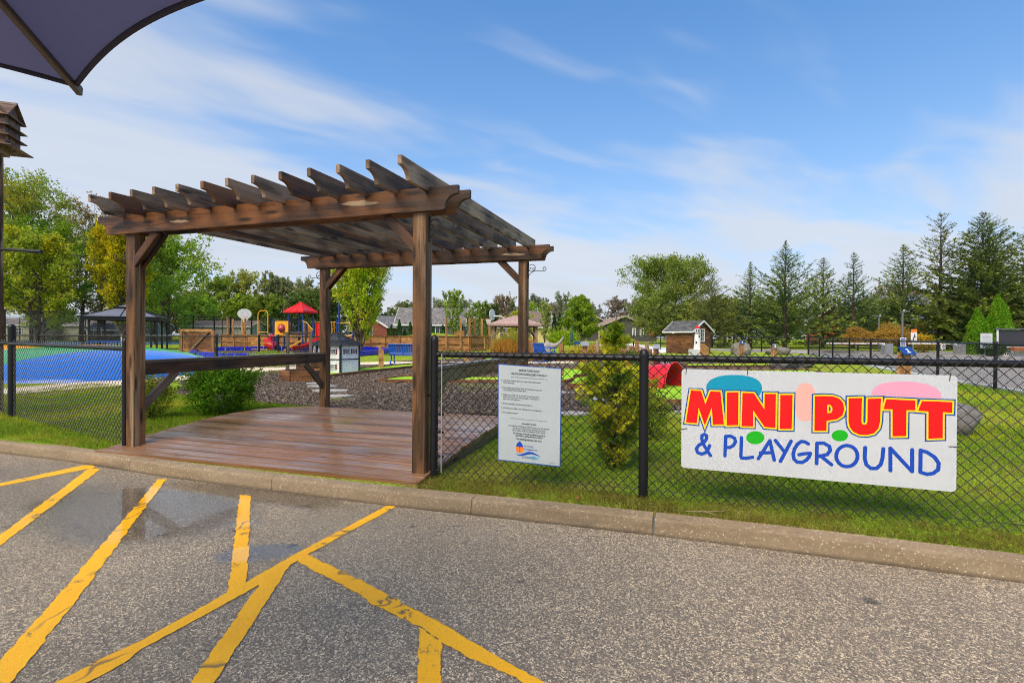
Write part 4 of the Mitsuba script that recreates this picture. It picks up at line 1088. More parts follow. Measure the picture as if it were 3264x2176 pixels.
put('wire_infill', m, 'm_wire', k, kind='stuff')

# ---- blue benches
def bench(label, c, rot, L_=1.85):
    k = thing('park_bench', label, 'bench', 'blue metal benches on the course')
    c = np.array([*c, float(T(c[1])) + .01])
    R_ = rotz(rot)
    W_ = lambda x, y, z: R_ @ np.array([x, y, z]) + c
    prof_ = [(-.26, .40), (-.20, .44), (0, .41), (.18, .40), (.24, .46), (.33, .86), (.38, .88)]
    for i in range(17):
        x = -L_ / 2 + L_ * (i + .5) / 17
        put('slat', MB().bar(W_(x, *prof_[1]), W_(x, *prof_[3]), L_ / 17 * .86, .02).bar(W_(x, *prof_[4]), W_(x, *prof_[5]), L_ / 17 * .86, .02, up=R_ @ np.array([0, -1, .2])), 'm_benchblue', k)
    for x in (-L_ / 2, L_ / 2):
        put('end_frame', MB().tube([W_(x, *q) for q in prof_], .028, 6).tube([W_(x, y, z) for y, z in ((.30, .70), (.10, .66), (-.20, .66), (-.28, .58), (-.22, .44))], .024, 6), 'm_benchblue', k)
    for x in (-L_ / 2 + .05, L_ / 2 - .05):
        put('leg', MB().tube([W_(x, -.16, .42), W_(x, -.12, .2), W_(x, -.22, .02)], .03, 6).tube([W_(x, .18, .40), W_(x, .14, .24), W_(x, .30, .02)], .03, 6).tube([W_(x, -.22, .02), W_(x, .04, .03), W_(x, .30, .02)], .024, 6), 'm_benchblue', k)
    for z, y in ((.88, .385), (.44, -.27), (.48, .245)):
        put('rail', MB().tube([W_(-L_ / 2, y, z), W_(L_ / 2, y, z)], .026, 6), 'm_benchblue', k)
    for x in (-.3, .3):
        put('strap', MB().bar(W_(x, .275, .49), W_(x, .36, .85), .05, .02, up=R_ @ np.array([0, 1, 0])), 'm_benchblue', k)


bench('blue slatted metal bench seen from behind beyond the long putting strip', (-4.3, 22.4), 2.95)
bench('blue slatted metal bench seen end on in front of the wooden gazebo', (1.6, 25.3), 1.25)


def pole(name, label, cat, c, s, h, mt='m_cedar', slant=0.0, a=.3, group=None):
    z = float(T(c[1]))
    k = put(name, MB().prism([(-s / 2, 0), (s / 2, 0), (s / 2, h - slant), (-s / 2, h)], np.array([*c, z]) - np.array([0, s / 2, 0]), rotz(a)[:, 0], (0, 0, 1), s) if slant else MB().bar((*c, z), (*c, z + h), s, s, up=(math.sin(a), math.cos(a), 0), ch=.01), mt, None, label, cat, group)
    return k


GP = 'short timber posts on the golf course'
pole('timber_post', 'orange slant topped timber post left of the first blue bench', 'post', (-4.98, 19.9), .18, .86, slant=.12, group=GP)
pole('timber_post', 'orange slant topped timber post seen right of the front pergola post', 'post', (-1.75, 20.2), .16, .80, slant=.12, group=GP)
pole('timber_post', 'orange timber post behind the golden cedar near the ramp', 'post', (3.39, 21.9), .22, .62, slant=.08, group=GP)
pole('timber_post', 'orange timber post left of the small red barn', 'post', (5.2, 19.7), .20, .82, group=GP)
pole('timber_post', 'stub timber post just right of the golden cedar tip', 'post', (5.9, 29.8), .26, 1.05, slant=.10, group=GP)
pole('timber_post', 'slender timber post with dark cap left of the golden cedar tip', 'post', (4.86, 29.6), .17, 1.05, 'm_barewood', group=GP)
pole('timber_post', 'timber post with dark cap right of the golden cedar tip', 'post', (7.15, 29.8), .20, 1.0, group=GP)
pole('timber_post', 'timber post beside the capped one right of the golden cedar', 'post', (7.6, 29.3), .20, .92, 'm_barewood', group=GP)
pole('timber_post', 'slant topped orange timber post in front of the brown shed', 'post', (11.0, 30.2), .34, .85, slant=.25, group=GP)
pole('timber_post', 'orange timber post behind the far blue bench', 'post', (1.2, 30.5), .26, .85, group=GP)
pole('timber_post', 'orange timber post right of the far blue bench', 'post', (2.9, 30.5), .26, .80, group=GP)


def plaque(label, c, h, w, ph, text, mt, ink, tilt=.9, s=.12):
    z = float(T(c[1]))
    k = thing('hole_marker', label, 'hole marker', 'numbered hole posts on the golf course')
    put('post', MB().bar((*c, z), (*c, z + h), s, s, ch=.008), 'm_cedar', k)
    e2 = nrm([0, math.cos(tilt), math.sin(tilt)])
    n = np.cross([1, 0, 0], e2)
    o = np.array([c[0], c[1] - s * .5, z + h + .03])
    put('plate', MB().prism(sg.box(-w / 2, -ph / 2, w / 2, ph / 2), o, (1, 0, 0), e2, .012), mt, k)
    if text:
        tm = meshkit.text_mesh(text, ph * .5, .002, bold=True)
        v = tm.vertices - [tm.vertices[:, 0].mean(), ph * .25, 0]
        Pv = o + n * .0135 + v[:, :1] * np.array([1, 0, 0]) + v[:, 1:2] * e2 + v[:, 2:] * n
        put('number', MB().tri(Pv[tm.faces]), ink, k)


plaque('timber post with tilted blue plate for hole 1 behind the big sign', (9.3, 12.35), 1.0, .30, .26, '1', 'm_playblue', 'm_white', .75, .20)
plaque('timber post with small blue plate numbered 2', (14.5, 28.8), .72, .30, .30, '2', 'm_greyhouse', 'm_white', 1.35, .22)
plaque('timber post with small blue plate numbered 3 before the tall boulder', (14.55, 33.0), .85, .27, .24, '3', 'm_playblue', 'm_white', 1.35, .22)
plaque('timber post with tilted grey plate left of the golden cedar', (3.55, 25.5), .85, .40, .34, '', 'm_galv', 'm_ink', .6, .22)
plaque('timber post with tilted pale plate left of the brown shed', (7.25, 26.2), .72, .34, .30, '', 'm_galv', 'm_ink', .8, .20)

# ---- red barn and lighthouse
k, L, R_ = gable_house('toy_barn', 'small red toy barn with dark roof behind the front fence post', 'toy barn', (6.72, 23.35), .35, .62, .40, .24, .10, .03, 'm_shutter', 'm_roofblack', 'm_trimblack', .03)
window(k, L, R_, (-.14, -.2, .13), (0, -1, 0), .10, .09, 'm_white', 'm_pane', 1, 1, .02, None, .012)
window(k, L, R_, (.16, -.2, .13), (0, -1, 0), .10, .09, 'm_white', 'm_pane', 1, 1, .02, None, .012)
lh = thing('toy_lighthouse', 'white toy lighthouse with red cap in front of the brown shed', 'toy lighthouse')
lc = np.array([12.2, 34.3, .39])
put('plinth', MB().box(lc + [0, 0, .2], (.85, .70, .40), .2, ch=.02), 'm_concretewhite', lh)
put('tower', MB().lathe([(.235, .40), (.165, 1.40), (.17, 1.42)], lc, 8), 'm_housewhite', lh)
put('gallery', MB().lathe([(.17, 1.42), (.21, 1.44), (.21, 1.47), (.15, 1.475)], lc, 8), 'm_houseblack', lh)
put('lamp_room', MB().lathe([(.155, 1.475), (.175, 1.78), (.17, 1.79)], lc, 8), 'm_housewhite', lh)
put('cap', MB().lathe([(.215, 1.78), (.20, 1.80), (.09, 1.91), (.03, 1.95), (.001, 1.99)], lc, 8), 'm_red', lh)
for a, z, r, w, h in ((-2.2, 1.62, .155, .09, .15), (-1.35, 1.62, .155, .09, .15), (-1.2, 1.25, .17, .10, .14), (-2.2, .85, .195, .10, .14)):
    n = np.array([math.cos(a), math.sin(a), 0])
    put('window', MB().bar(lc + n * r + UZ * (z - h / 2), lc + n * r + UZ * (z + h / 2), w, .05, up=n), 'm_pane', lh)

# ---- brown shed: gable end to the right, long plank wall to the left
SA = -.95
sh, L, R_ = gable_house('shed', 'brown plank garden shed with grey roof and white eaves', 'shed', (12.78, 37.8), SA, 2.2, 2.1, 1.62, .66, .20, 'm_brownwall', 'm_shingledark', 'm_white', .07)
for i in range(11):
    z = .08 + i * .145
    put('plank', MB().bar(L((-1.10, -1.06, z)), L((1.10, -1.06, z)), .022, .138), 'm_brownwall', sh)
for i in range(15):
    z = .08 + i * .145
    y1 = 1.05 if z < 1.58 else 1.05 * (1 - (z + .07 - 1.60) / .66)
    if y1 > .1:
        put('plank', MB().bar(L((1.112, -y1, z)), L((1.112, y1, z)), .022, .138), 'm_brownwall', sh)
put('corner_board', MB().bar(L((1.11, -1.065, 0)), L((1.11, -1.065, 1.58)), .06, .05), 'm_brownwall', sh)
window(sh, L, R_, (1.125, .02, 1.30), (1, 0, 0), .42, .85, 'm_white', 'm_pane', 2, 3, .06, None, .03)
put('eave_lamp', MB().box(L((-.35, -1.24, 1.46)), (.16, .1, .1)), 'm_white', sh)
put('meter_box', MB().box(L((-1.18, -.8, 1.12)), (.16, .22, .34), SA), 'm_galv', sh)

# ---------------------------------------------------------------- playground
pg = thing('play_structure', 'colourful climbing structure with red roof, yellow panels, blue posts and slides', 'playground')
PA = -.25
PR = rotz(PA)
pz = float(T(38))
G3 = lambda x, y, z: PR @ np.array([x, y, 0]) + np.array([-15.25, 37.6, pz + z])
tub = lambda pts, r, mt, name, n=8: put(name, MB().tube(pts, r, n), mt, pg, smooth=45)
for x, y, h in ((-.58, -.58, 2.95), (.58, -.58, 2.95), (.58, .58, 2.95), (-.58, .58, 2.95), (-1.85, -.55, 2.3), (-1.85, .6, 2.3), (-2.3, .3, 2.2), (.95, -.75, 2.0), (1.55, -.7, 2.15), (2.4, -.4, 2.3), (1.5, .6, 2.0), (2.45, .75, 2.3), (3.3, -.3, 4.3), (4.4, -.3, 4.3), (3.3, .8, 4.3), (4.4, .8, 4.3)):
    tub([G3(x, y, 0), G3(x, y, h)], .062, 'm_playblue', 'post')
for ox, oy, z, r, mt in ((0, 0, 2.85, .84, 'm_red'), (3.85, .25, 3.95, .8, 'm_orange')):
    m = MB()
    c4 = [G3(ox + r * sx, oy + r * sy, z) for sx, sy in ((-1, -1), (1, -1), (1, 1), (-1, 1))]
    apx = G3(ox, oy, z + .68)
    for i in range(4):
        a, b = c4[i], c4[(i + 1) % 4]
        m.tri([[a, b, apx]])
        m.quad([[a - UZ * .12, b - UZ * .12, b, a]])
        m.bar(a + (apx - a) * .02, apx, .07, .05)
        for s in (.33, .66):
            q_ = a + (b - a) * s
            m.bar(q_ + UZ * .01, q_ + (apx - q_) * .8 + UZ * .01, .06, .03)
    put('roof', m, mt, pg)
for x0, y0, x1, y1, z in ((-.62, -.62, .62, .62, 1.12), (-1.85, -.6, -.62, .62, 1.12), (.62, -.62, 2.4, .62, .95), (2.4, -.6, 4.4, .8, 1.15)):
    put('platform', MB().quad([[G3(x0, y0, z), G3(x1, y0, z), G3(x1, y1, z), G3(x0, y1, z)], [G3(x0, y0, z - .08), G3(x1, y0, z - .08), G3(x1, y0, z), G3(x0, y0, z)]]), 'm_playyellow', pg)
bub = sg.box(-1.62, 1.15, -.52, 2.14).difference(sg.Point(-1.07, 1.62).buffer(.33))
put('bubble_panel', MB().prism(bub, G3(0, -.66, 0), PR[:, 0], UZ, -.05 + .1), 'm_playyellow', pg)
k = put('bubble', MB().lathe([(.001, .30), (.15, .26), (.26, .16), (.32, .02), (.34, 0)], G3(-1.07, -.64, 1.62), 20, axis=np.stack([PR[:, 0], UZ, -PR[:, 1]])), 'm_bubble', pg, smooth=60)
put('bubble_ring', MB().tube([G3(-1.07 + .36 * math.cos(t), -.67, 1.62 + .36 * math.sin(t)) for t in np.linspace(0, 2 * np.pi, 25)], .04, 6, cap=False), 'm_playyellow', pg)
put('panel', MB().prism(sg.box(-2.3, 1.3, -1.9, 2.1), G3(0, .55, 0), PR[:, 0], UZ, .05), 'm_red', pg)
arc = [(0, 0), (0, 2.6), (.05, 2.78), (.2, 2.86), (.62, 2.86), (.77, 2.78), (.82, 2.6), (.82, 1.2)]
tub([G3(-3.0 + x, -.75, z + .02) for x, z in arc], .035, 'm_playyellow', 'arch_ladder', 6)
for z in (.1, .55, .95, 1.35):
    tub([G3(-3.05 - .5, -.75, z), G3(-2.2, -.75, z)] if z < 1.2 else [G3(-3.0, -.75, z), G3(-2.2, -.75, z)], .028, 'm_playyellow', 'rung', 6)
for i in range(9):
    x = .70 + i * .095
    tub([G3(x, -.64, .95), G3(x, -.64, 2.05 - .06 * i)], .018, 'm_playyellow', 'railing_bar', 5)
tub([G3(.62, -.64, 2.12), G3(.9, -.64, 2.06), G3(1.25, -.66, 1.72), G3(1.5, -.68, 1.5)], .03, 'm_playyellow', 'handrail', 6)
tub([G3(.62, .6, 2.1), G3(2.4, .7, 2.1)], .03, 'm_playyellow', 'handrail', 6)
for i in range(14):
    x = .75 + i * .12
    tub([G3(x, .65, 1.0), G3(x, .68, 2.1)], .018, 'm_playyellow', 'railing_bar', 5)
tub([G3(2.4, .75, 2.05), G3(4.3, .8, 2.05)], .03, 'm_playyellow', 'handrail', 6)
ring = sg.box(1.62, 1.1, 2.75, 1.98).difference(sg.Point(2.35, 1.2).buffer(.34))
put('tunnel_panel', MB().prism(ring, G3(0, -.50, 0), PR[:, 0], UZ, .05), 'm_red', pg)
tub([G3(2.35 + .38 * math.cos(t), -.55, 1.2 + .38 * math.sin(t)) for t in np.linspace(-.3, np.pi + .3, 16)], .06, 'm_red', 'tunnel_ring', 6)
m = MB()
for w0, mt_ in ((.0, 0),):
    c_ = np.array([(2.3, -.6, .85), (2.2, -1.1, .72), (2.0, -1.7, .42), (1.7, -2.3, .22), (1.3, -2.7, .18)])
    rows = []
    for i, c in enumerate(c_):
        d = nrm(c_[min(i + 1, 4)] - c_[max(i - 1, 0)])
        sd = nrm(np.cross(d, UZ))
        rows.append([G3(*(c + sd * o + UZ * z)) for o, z in ((-.36, .22), (-.30, .02), (0, -.04), (.30, .02), (.36, .22))])
    G = np.array(rows)
    m.quad(np.stack([G[:-1, :-1], G[1:, :-1], G[1:, 1:], G[:-1, 1:]], 2).reshape(-1, 4, 3))
put('slide', m, 'm_red', pg, smooth=60)
th = np.linspace(0, 4.2, 26)
path = [G3(-2.2 + .45 * math.cos(t + 1.2) - .25, .3 + .45 * math.sin(t + 1.2), 1.25 - 1.0 * t / 4.2) for t in th]
put('spiral_slide', MB().tube(path, np.linspace(.26, .34, 26), 10), 'm_red', pg, smooth=60)
climb = sg.Polygon([(-.27, 0), (.27, 0), (.27, 1.25), (-.27, 1.25)])
for x, y in ((-.1, .2), (.12, .42), (-.1, .62), (.1, .85), (-.08, 1.05)):
    climb = climb.difference(sg.Point(x, y).buffer(.05))
ea, eb = G3(.35, -2.15, .08), G3(1.35, -1.0, 1.05)
put('climbing_ramp', MB().prism(climb, ea, nrm(np.cross(UZ, eb - ea)) * -1, nrm(eb - ea), .05), 'm_playyellow', pg)

pb = thing('play_border', 'bright blue plastic edging around the mulch of the playground', 'edging')
for i in range(len(PLAY)):
    a, b = np.array(PLAY[i]), np.array(PLAY[(i + 1) % len(PLAY)])
    n = max(1, round(np.linalg.norm(b - a) / 1.25))
    for j in range(n):
        p0, p1 = a + (b - a) * (j + .02) / n, a + (b - a) * (j + .98) / n
        put('timber', MB().bar((*p0, T(p0[1]) + .15), (*p1, T(p1[1]) + .15), .10, .30, ch=.03), 'm_border', pb)

# ---- board walled ball court
rw = thing('ball_court_wall', 'long plywood ball court wall framed with studs and tall end posts', 'wall')
RW = [(-24.2, 43.4), (-4.9, 38.9), (-3.3, 39.2), (-2.2, 40.3), (-1.6, 42.2)]
for a, b in zip(RW[:-1], RW[1:]):
    a, b = np.array(a), np.array(b)
    Ln = np.linalg.norm(b - a)
    n = max(1, round(Ln / 1.22))
    e = (b - a) / Ln
    nn = np.array([e[1], -e[0]])
    for j in range(n):
        p0, p1 = a + e * Ln * j / n, a + e * Ln * (j + 1) / n
        c = (p0 + p1) / 2
        z = float(T(c[1]))
        put('panel', MB().bar((*(p0 + e * .004), z + .56), (*(p1 - e * .004), z + .56), .02, 1.08), 'm_cedar', rw)
        put('stud', MB().bar((*(p0 + nn * .055), z), (*(p0 + nn * .055), z + 1.1), .045, .09, up=(*nn, 0)), 'm_cedar', rw)
    z0_, z1_ = float(T(a[1])), float(T(b[1]))
    for h in (.06, .55, 1.12):
        put('rail', MB().bar((*(a + nn * (.06 if h < 1 else .02)), z0_ + h), (*(b + nn * (.06 if h < 1 else .02)), z1_ + h), .09 if h < 1 else .16, .04), 'm_cedar', rw)
for x, y, h in ((-23.7, 43.4, 2.5), (-23.1, 43.1, 2.4), (-22.9, 44.2, 2.5), (-22.0, 42.9, 2.45), (-20.7, 42.6, 2.3), (-19.3, 42.4, 2.0), (-4.9, 38.8, 2.5), (-3.85, 39.0, 2.5), (-3.2, 39.3, 2.5), (-2.85, 40.0, 2.5), (-2.35, 40.6, 2.5), (-1.8, 41.4, 2.5)):
    put('tall_post', MB().bar((x, y, T(y)), (x, y, T(y) + h), .15, .15, ch=.01), 'm_cedar', rw)


def hoop(label, c, a, z, bw):
    k = thing('basketball_hoop', label, 'basketball hoop')
    zz_ = float(T(c[1]))
    e = np.array([math.cos(a), math.sin(a), 0])
    s = np.array([-e[1], e[0], 0])
    c3 = np.array([*c, zz_])
    put('pole', MB().tube([c3, c3 + UZ * (z - .55), c3 + UZ * (z - .2) + e * .12, c3 + UZ * z + e * .45, c3 + UZ * z + e * 1.1], .065, 8), 'm_galv', k, smooth=50)
    bc = c3 + UZ * (z + .12) + e * 1.15
    put('backboard', MB().prism(affinity.scale(sg.Point(0, 0).buffer(.5), bw, .86).union(sg.box(-bw * .5, -.12, bw * .5, .1)), bc - e * .02, s, UZ, .03), 'm_white', k)
    rc_ = bc + e * .28 - UZ * .30
    put('rim', MB().tube([rc_ + e * .22 * math.cos(t) + s * .22 * math.sin(t) for t in np.linspace(0, 2 * np.pi, 17)], .016, 5, cap=False), 'm_red', k)
    m = MB()
    for t in np.linspace(0, 2 * np.pi, 12, endpoint=False):
        for d in (-.5, .5):
            m.tube([rc_ + e * .22 * math.cos(t) + s * .22 * math.sin(t), rc_ - UZ * .4 + e * .12 * math.cos(t + d) + s * .12 * math.sin(t + d)], .01, 3, cap=False)
    put('net', m, 'm_white', k)


hoop('basketball hoop with white fan backboard beside the play structure', (-22.9, 44.2), -.95, 2.72, 1.05)
hoop('basketball hoop on a curved grey pole left of the wooden gazebo', (-.42, 38.2), 2.75, 2.62, 1.0)

cr_ = thing('timber_goal', 'open timber framed goal with cross braces beside the bounce pillow', 'goal')
ga, gb = np.array([-20.45, 32.2]), np.array([-17.35, 30.2])
gz_ = lambda p: float(T(p[1]))
back = np.array([-.55, 1.0])
for p_ in (ga, gb, ga + back, gb + back):
    put('post', MB().bar((*p_, gz_(p_)), (*p_, gz_(p_) + 1.42), .20 if p_ is ga or p_ is gb else .12, .16, ch=.01), 'm_cedar', cr_)
for p_, q_, z in ((ga, gb, 1.45), (ga + back, gb + back, 1.42), (ga, ga + back, 1.43), (gb, gb + back, 1.43), (ga + back, gb + back, .2)):
    put('rail', MB().bar((*p_, gz_(p_) + z), (*q_, gz_(q_) + z), .10, .12), 'm_cedar', cr_)
put('back_board', MB().bar((*(ga + back * 1.05), gz_(ga) + .72), (*(gb + back * 1.05), gz_(gb) + .72), .03, 1.2), 'm_brownwall', cr_)
put('brace', MB().bar((*(ga + back * .9 + (gb - ga) * .28), gz_(ga) + .2), (*(ga + back * .9 + (gb - ga) * .86), gz_(gb) + 1.4), .05, .12), 'm_barewood', cr_)

# ---------------------------------------------------------------- gazebos
k = thing('steel_gazebo', 'black metal gazebo with pale translucent two tier roof behind the bounce pillow', 'gazebo')
gc, ga_, gw, gd = np.array([-28.5, 38.6]), .38, 4.35, 3.1
R_ = rotz(ga_)
W3 = lambda x, y, z: R_ @ np.array([x, y, 0]) + np.array([*gc, float(T(gc[1])) + z])
for x in (-1, 1):
    for y in (-1, 1):
        for dx, dy in ((0, 0), (.34, 0)):
            put('post', MB().bar(W3(x * (gw / 2 - dx), y * gd / 2, 0), W3(x * (gw / 2 - dx), y * gd / 2, 2.15), .11, .11), 'm_black', k)
for p_, q_ in (((-1, -1), (1, -1)), ((1, -1), (1, 1)), ((1, 1), (-1, 1)), ((-1, 1), (-1, -1))):
    put('beam', MB().bar(W3(p_[0] * (gw / 2 + .12), p_[1] * (gd / 2 + .12), 2.24), W3(q_[0] * (gw / 2 + .12), q_[1] * (gd / 2 + .12), 2.24), .09, .24), 'm_black', k)
for z0_, z1_, f0, f1 in ((2.36, 3.02, 1.0, .27), (3.10, 3.34, .30, .04)):
    cs = [[W3(sx * (gw / 2 + .2) * f, sy * (gd / 2 + .2) * f, z) for sx, sy in ((-1, -1), (1, -1), (1, 1), (-1, 1))] for f, z in ((f0, z0_), (f1, z1_))]
    for i in range(4):
        j = (i + 1) % 4
        put('roof_panel', MB().quad([[cs[0][i], cs[0][j], cs[1][j], cs[1][i]]]), 'm_canopygrey', k)
        put('hip', MB().bar(cs[0][i] + UZ * .02, cs[1][i] + UZ * .02, .07, .07), 'm_black', k)
        put('eave', MB().bar(cs[0][i], cs[0][j], .07, .09), 'm_black', k)
        if f0 > .5:
            put('roof_bar', MB().bar((cs[0][i] + cs[0][j]) / 2 + UZ * .02, (cs[1][i] + cs[1][j]) / 2 + UZ * .02, .05, .05), 'm_black', k)

k = thing('wooden_gazebo', 'weathered timber gazebo with faded pinkish canopy roof behind the right pergola post', 'gazebo')
W3 = lambda x, y, z: np.array([.17 + x, 35.6 + y, float(T(35.6)) + z])
for x in (-1, 1):
    for y in (-1, 1):
        put('post', MB().bar(W3(x * 1.42, y * 1.45, 0), W3(x * 1.42, y * 1.45, 1.82), .16, .16), 'm_barewood', k)
        for dx, dy in ((-x, 0), (0, -y)):
            put('brace', MB().bar(W3(x * 1.42 + dx * .05, y * 1.45 + dy * .05, 1.25), W3(x * 1.42 + dx * .62, y * 1.45 + dy * .62, 1.80), .07, .11), 'm_barewood', k)
for p_, q_ in (((-1, -1), (1, -1)), ((1, -1), (1, 1)), ((1, 1), (-1, 1)), ((-1, 1), (-1, -1))):
    put('beam', MB().bar(W3(p_[0] * 1.55, p_[1] * 1.58, 1.88), W3(q_[0] * 1.55, q_[1] * 1.58, 1.88), .09, .16), 'm_barewood', k)
    put('canopy_panel', MB().tri([[W3(p_[0] * 1.74, p_[1] * 1.78, 1.98), W3(q_[0] * 1.74, q_[1] * 1.78, 1.98), W3(0, 0, 2.60)]]).quad([[W3(p_[0] * 1.74, p_[1] * 1.78, 1.84), W3(q_[0] * 1.74, q_[1] * 1.78, 1.84), W3(q_[0] * 1.74, q_[1] * 1.78, 1.98), W3(p_[0] * 1.74, p_[1] * 1.78, 1.98)]]), 'm_canvas', k)

# ---------------------------------------------------------------- court furniture far left
put('tennis_court', drape([(-70, 45), (-38, 49), (-31, 62), (-36, 66), (-72, 64)], .02), 'm_court', kind='structure')
for lab, a, b in (('white taped ball court net seen left behind the bounce pillow', (-47.5, 48), (-37.5, 50)), ('white taped ball court net slanting down behind the steel gazebo', (-37.0, 52), (-34.0, 60))):
    k = thing('court_net', lab, 'net')
    a, b = np.array(a), np.array(b)
    za, zb_ = float(T(a[1])), float(T(b[1]))
    put('tape', MB().bar((*a, za + .92), (*b, zb_ + .92), .03, .10), 'm_white', k)
    m = MB()
    mesh_wires(m, a, b, za, zb_, .9, .14, .006, 3)
    put('mesh', m, 'm_wire', k, kind='stuff')
    for p_ in (a, b):
        put('post', MB().tube([(*p_, T(p_[1])), (*p_, T(p_[1]) + 1.0)], .05, 8), 'm_white', k)
k = thing('picnic_table', 'blue picnic table between the steel gazebo and the bounce pillow', 'table')
tz = float(T(31.5))
for y, z, w in ((0, .74, .72), (-.65, .45, .28), (.65, .45, .28)):
    put('top' if y == 0 else 'seat', MB().box((-24.4, 31.5 + y, tz + z), (2.0, w, .05), .1), 'm_benchblue', k)
for x in (-25.1, -23.7):
    put('leg', MB().tube([(x, 30.9, tz), (x, 31.3, tz + .72)], .03, 6).tube([(x, 32.1, tz), (x, 31.7, tz + .72)], .03, 6).tube([(x, 30.8, tz + .43), (x, 32.2, tz + .43)], .025, 6), 'm_black', k)

# ---------------------------------------------------------------- right side: gates, boards, lamps
def gate_arm(label, box, tip, hz):
    k = thing('barrier_gate', label, 'barrier', 'barrier gates across the road')
    z = float(T(box[1]))
    box, tip = np.array(box), np.array(tip)
    put('cabinet', MB().prism([(-.28, 0), (.28, 0), (.28, .80), (-.28, .66)], (*box, z), (1, 0, 0), UZ, .45), 'm_galv', k)
    d = tip - box
    put('arm', MB().bar((*box, z + .62 + (hz - .62)), (*tip, z + hz), .05, .13), 'm_white', k)
    put('bracket', MB().bar((*(box + [.1, -.1]), z + .45), (*(box + d * .13), z + hz), .08, .14), 'm_greyhouse', k)
    for s in (.30, .52, .74, .95):
        p_ = box + d * s
        put('red_mark', MB().bar((*(p_ - d * .012 + [0, -.03]), z + hz - .005), (*(p_ + d * .012 + [0, -.03]), z + hz + .005), .02, .08), 'm_red', k)


gate_arm('left barrier gate with white arm reaching left from a grey cabinet', (26.7, 37.3), (22.7, 37.6), .78)
gate_arm('right barrier gate with white arm beyond the roadside fence', (32.3, 37.8), (28.9, 38.0), .80)
k = thing('speed_sign', 'small white sign with the number 8 on a post by the right barrier', 'sign')
put('post', MB().tube([(30.75, 37.2, T(37)), (30.75, 37.2, T(37) + .75)], .04, 6), 'm_galv', k)
put('plate', MB().bar((30.75, 37.15, T(37) + .42), (30.75, 37.15, T(37) + .80), .34, .02, up=(0, -1, 0)), 'm_white', k)
tm = meshkit.text_mesh('8', .2, .004, bold=True)
put('number', MB().tri((np.array([30.68, 37.13, float(T(37)) + .52]) + tm.vertices[:, :1] * [1, 0, 0] + tm.vertices[:, 1:2] * UZ - tm.vertices[:, 2:] * [0, 1, 0])[tm.faces]), 'm_ink', k)
for lab, x, y, h, arm in (('tall dark lamp post carrying a small blue and white sign', 29.45, 39.3, 3.15, .5), ('shorter dark lamp post behind the bronze weeping shrubs', 33.8, 48, 3.1, -.6)):
    k = thing('lamp_post', lab, 'lamp post', 'lamp posts near the barrier gates')
    put('pole', MB().tube([(x, y, T(y)), (x, y, T(y) + h)], .075, 8), 'm_greyhouse', k)
    put('lamp_head', MB().bar((x - .25 * arm, y, T(y) + h), (x + arm, y, T(y) + h + .06), .16, .10), 'm_greyhouse', k)
    put('sensor', MB().tube([(x + .1, y, T(y) + h), (x + .1, y, T(y) + h + .18)], .04, 6), 'm_white', k)
k = thing('notice', 'small white and blue lettered notice fixed to the tall lamp post', 'sign')
put('plate', MB().bar((29.42, 39.18, T(39) + .55), (29.42, 39.18, T(39) + 1.22), .46, .02, up=(0, -1, 0)), 'm_white', k)
for i, w in enumerate((.34, .26, .30, .32)):
    put('text_bar', MB().bar((29.42 - w / 2, 39.16, T(39) + 1.12 - .14 * i), (29.42 + w / 2, 39.16, T(39) + 1.12 - .14 * i), .01, .07), 'm_letterblue', k)
k = thing('road_sign', 'white road sign with orange head right of the tall lamp post', 'sign')
put('post', MB().tube([(30.5, 39.6, T(39)), (30.5, 39.6, T(39) + 1.8)], .04, 6), 'm_galv', k)
put('plate', MB().bar((30.5, 39.52, T(39) + .92), (30.5, 39.52, T(39) + 1.62), .46, .02, up=(0, -1, 0)), 'm_white', k)
put('header', MB().bar((30.5, 39.52, T(39) + 1.63), (30.5, 39.52, T(39) + 1.85), .47, .022, up=(0, -1, 0)), 'm_orange', k)
put('arrow', MB().bar((30.42, 39.50, T(39) + 1.0), (30.56, 39.50, T(39) + 1.5), .07, .012, up=(0, -1, 0)).bar((30.64, 39.50, T(39) + 1.3), (30.5, 39.50, T(39) + 1.22), .05, .012, up=(0, -1, 0)), 'm_ink', k)
nb = thing('notice_board', 'large dark notice board on white lattice legs at the right edge', 'notice board')
nx0, ny_, nz = 33.0, 35.4, float(T(35.4))
put('board', MB().bar((nx0, ny_, nz + 1.22), (nx0 + 4.2, ny_ - .4, nz + 1.22), .08, 1.15), 'm_ink', nb)
put('frame', MB().bar((nx0 - .02, ny_ - .03, nz + .62), (nx0 - .02, ny_ - .03, nz + 1.82), .07, .10).bar((nx0, ny_ - .06, nz + .62), (nx0 + 4.2, ny_ - .46, nz + .62), .06, .10), 'm_white', nb)
put('hood', MB().bar((nx0 - .1, ny_, nz + 1.86), (nx0 + 4.3, ny_ - .4, nz + 1.86), .35, .07), 'm_greyhouse', nb)
m = MB()
for x in np.arange(.1, 2.6, .14):
    m.bar((nx0 + x, ny_ - .05, nz + .02), (nx0 + x + .25, ny_ - .06, nz + .55), .02, .03).bar((nx0 + x + .25, ny_ - .07, nz + .02), (nx0 + x, ny_ - .06, nz + .55), .02, .03)
for z in (.03, .55):
    m.bar((nx0, ny_ - .05, nz + z), (nx0 + 2.8, ny_ - .1, nz + z), .05, .06)
for x in (.05, 1.0, 2.0):
    m.bar((nx0 + x, ny_ - .05, nz), (nx0 + x, ny_ - .05, nz + .6), .07, .07)
put('lattice', m, 'm_white', nb, kind='stuff')
k = thing('flower_planter', 'rusty brown trough of dried plants in front of the notice board', 'planter')
put('trough', MB().box((34.2, 34.9, nz + .52), (1.4, .35, .26)), 'm_brick', k)
k = thing('information_sign', 'white information sheet on a post left of the dark notice board', 'sign')
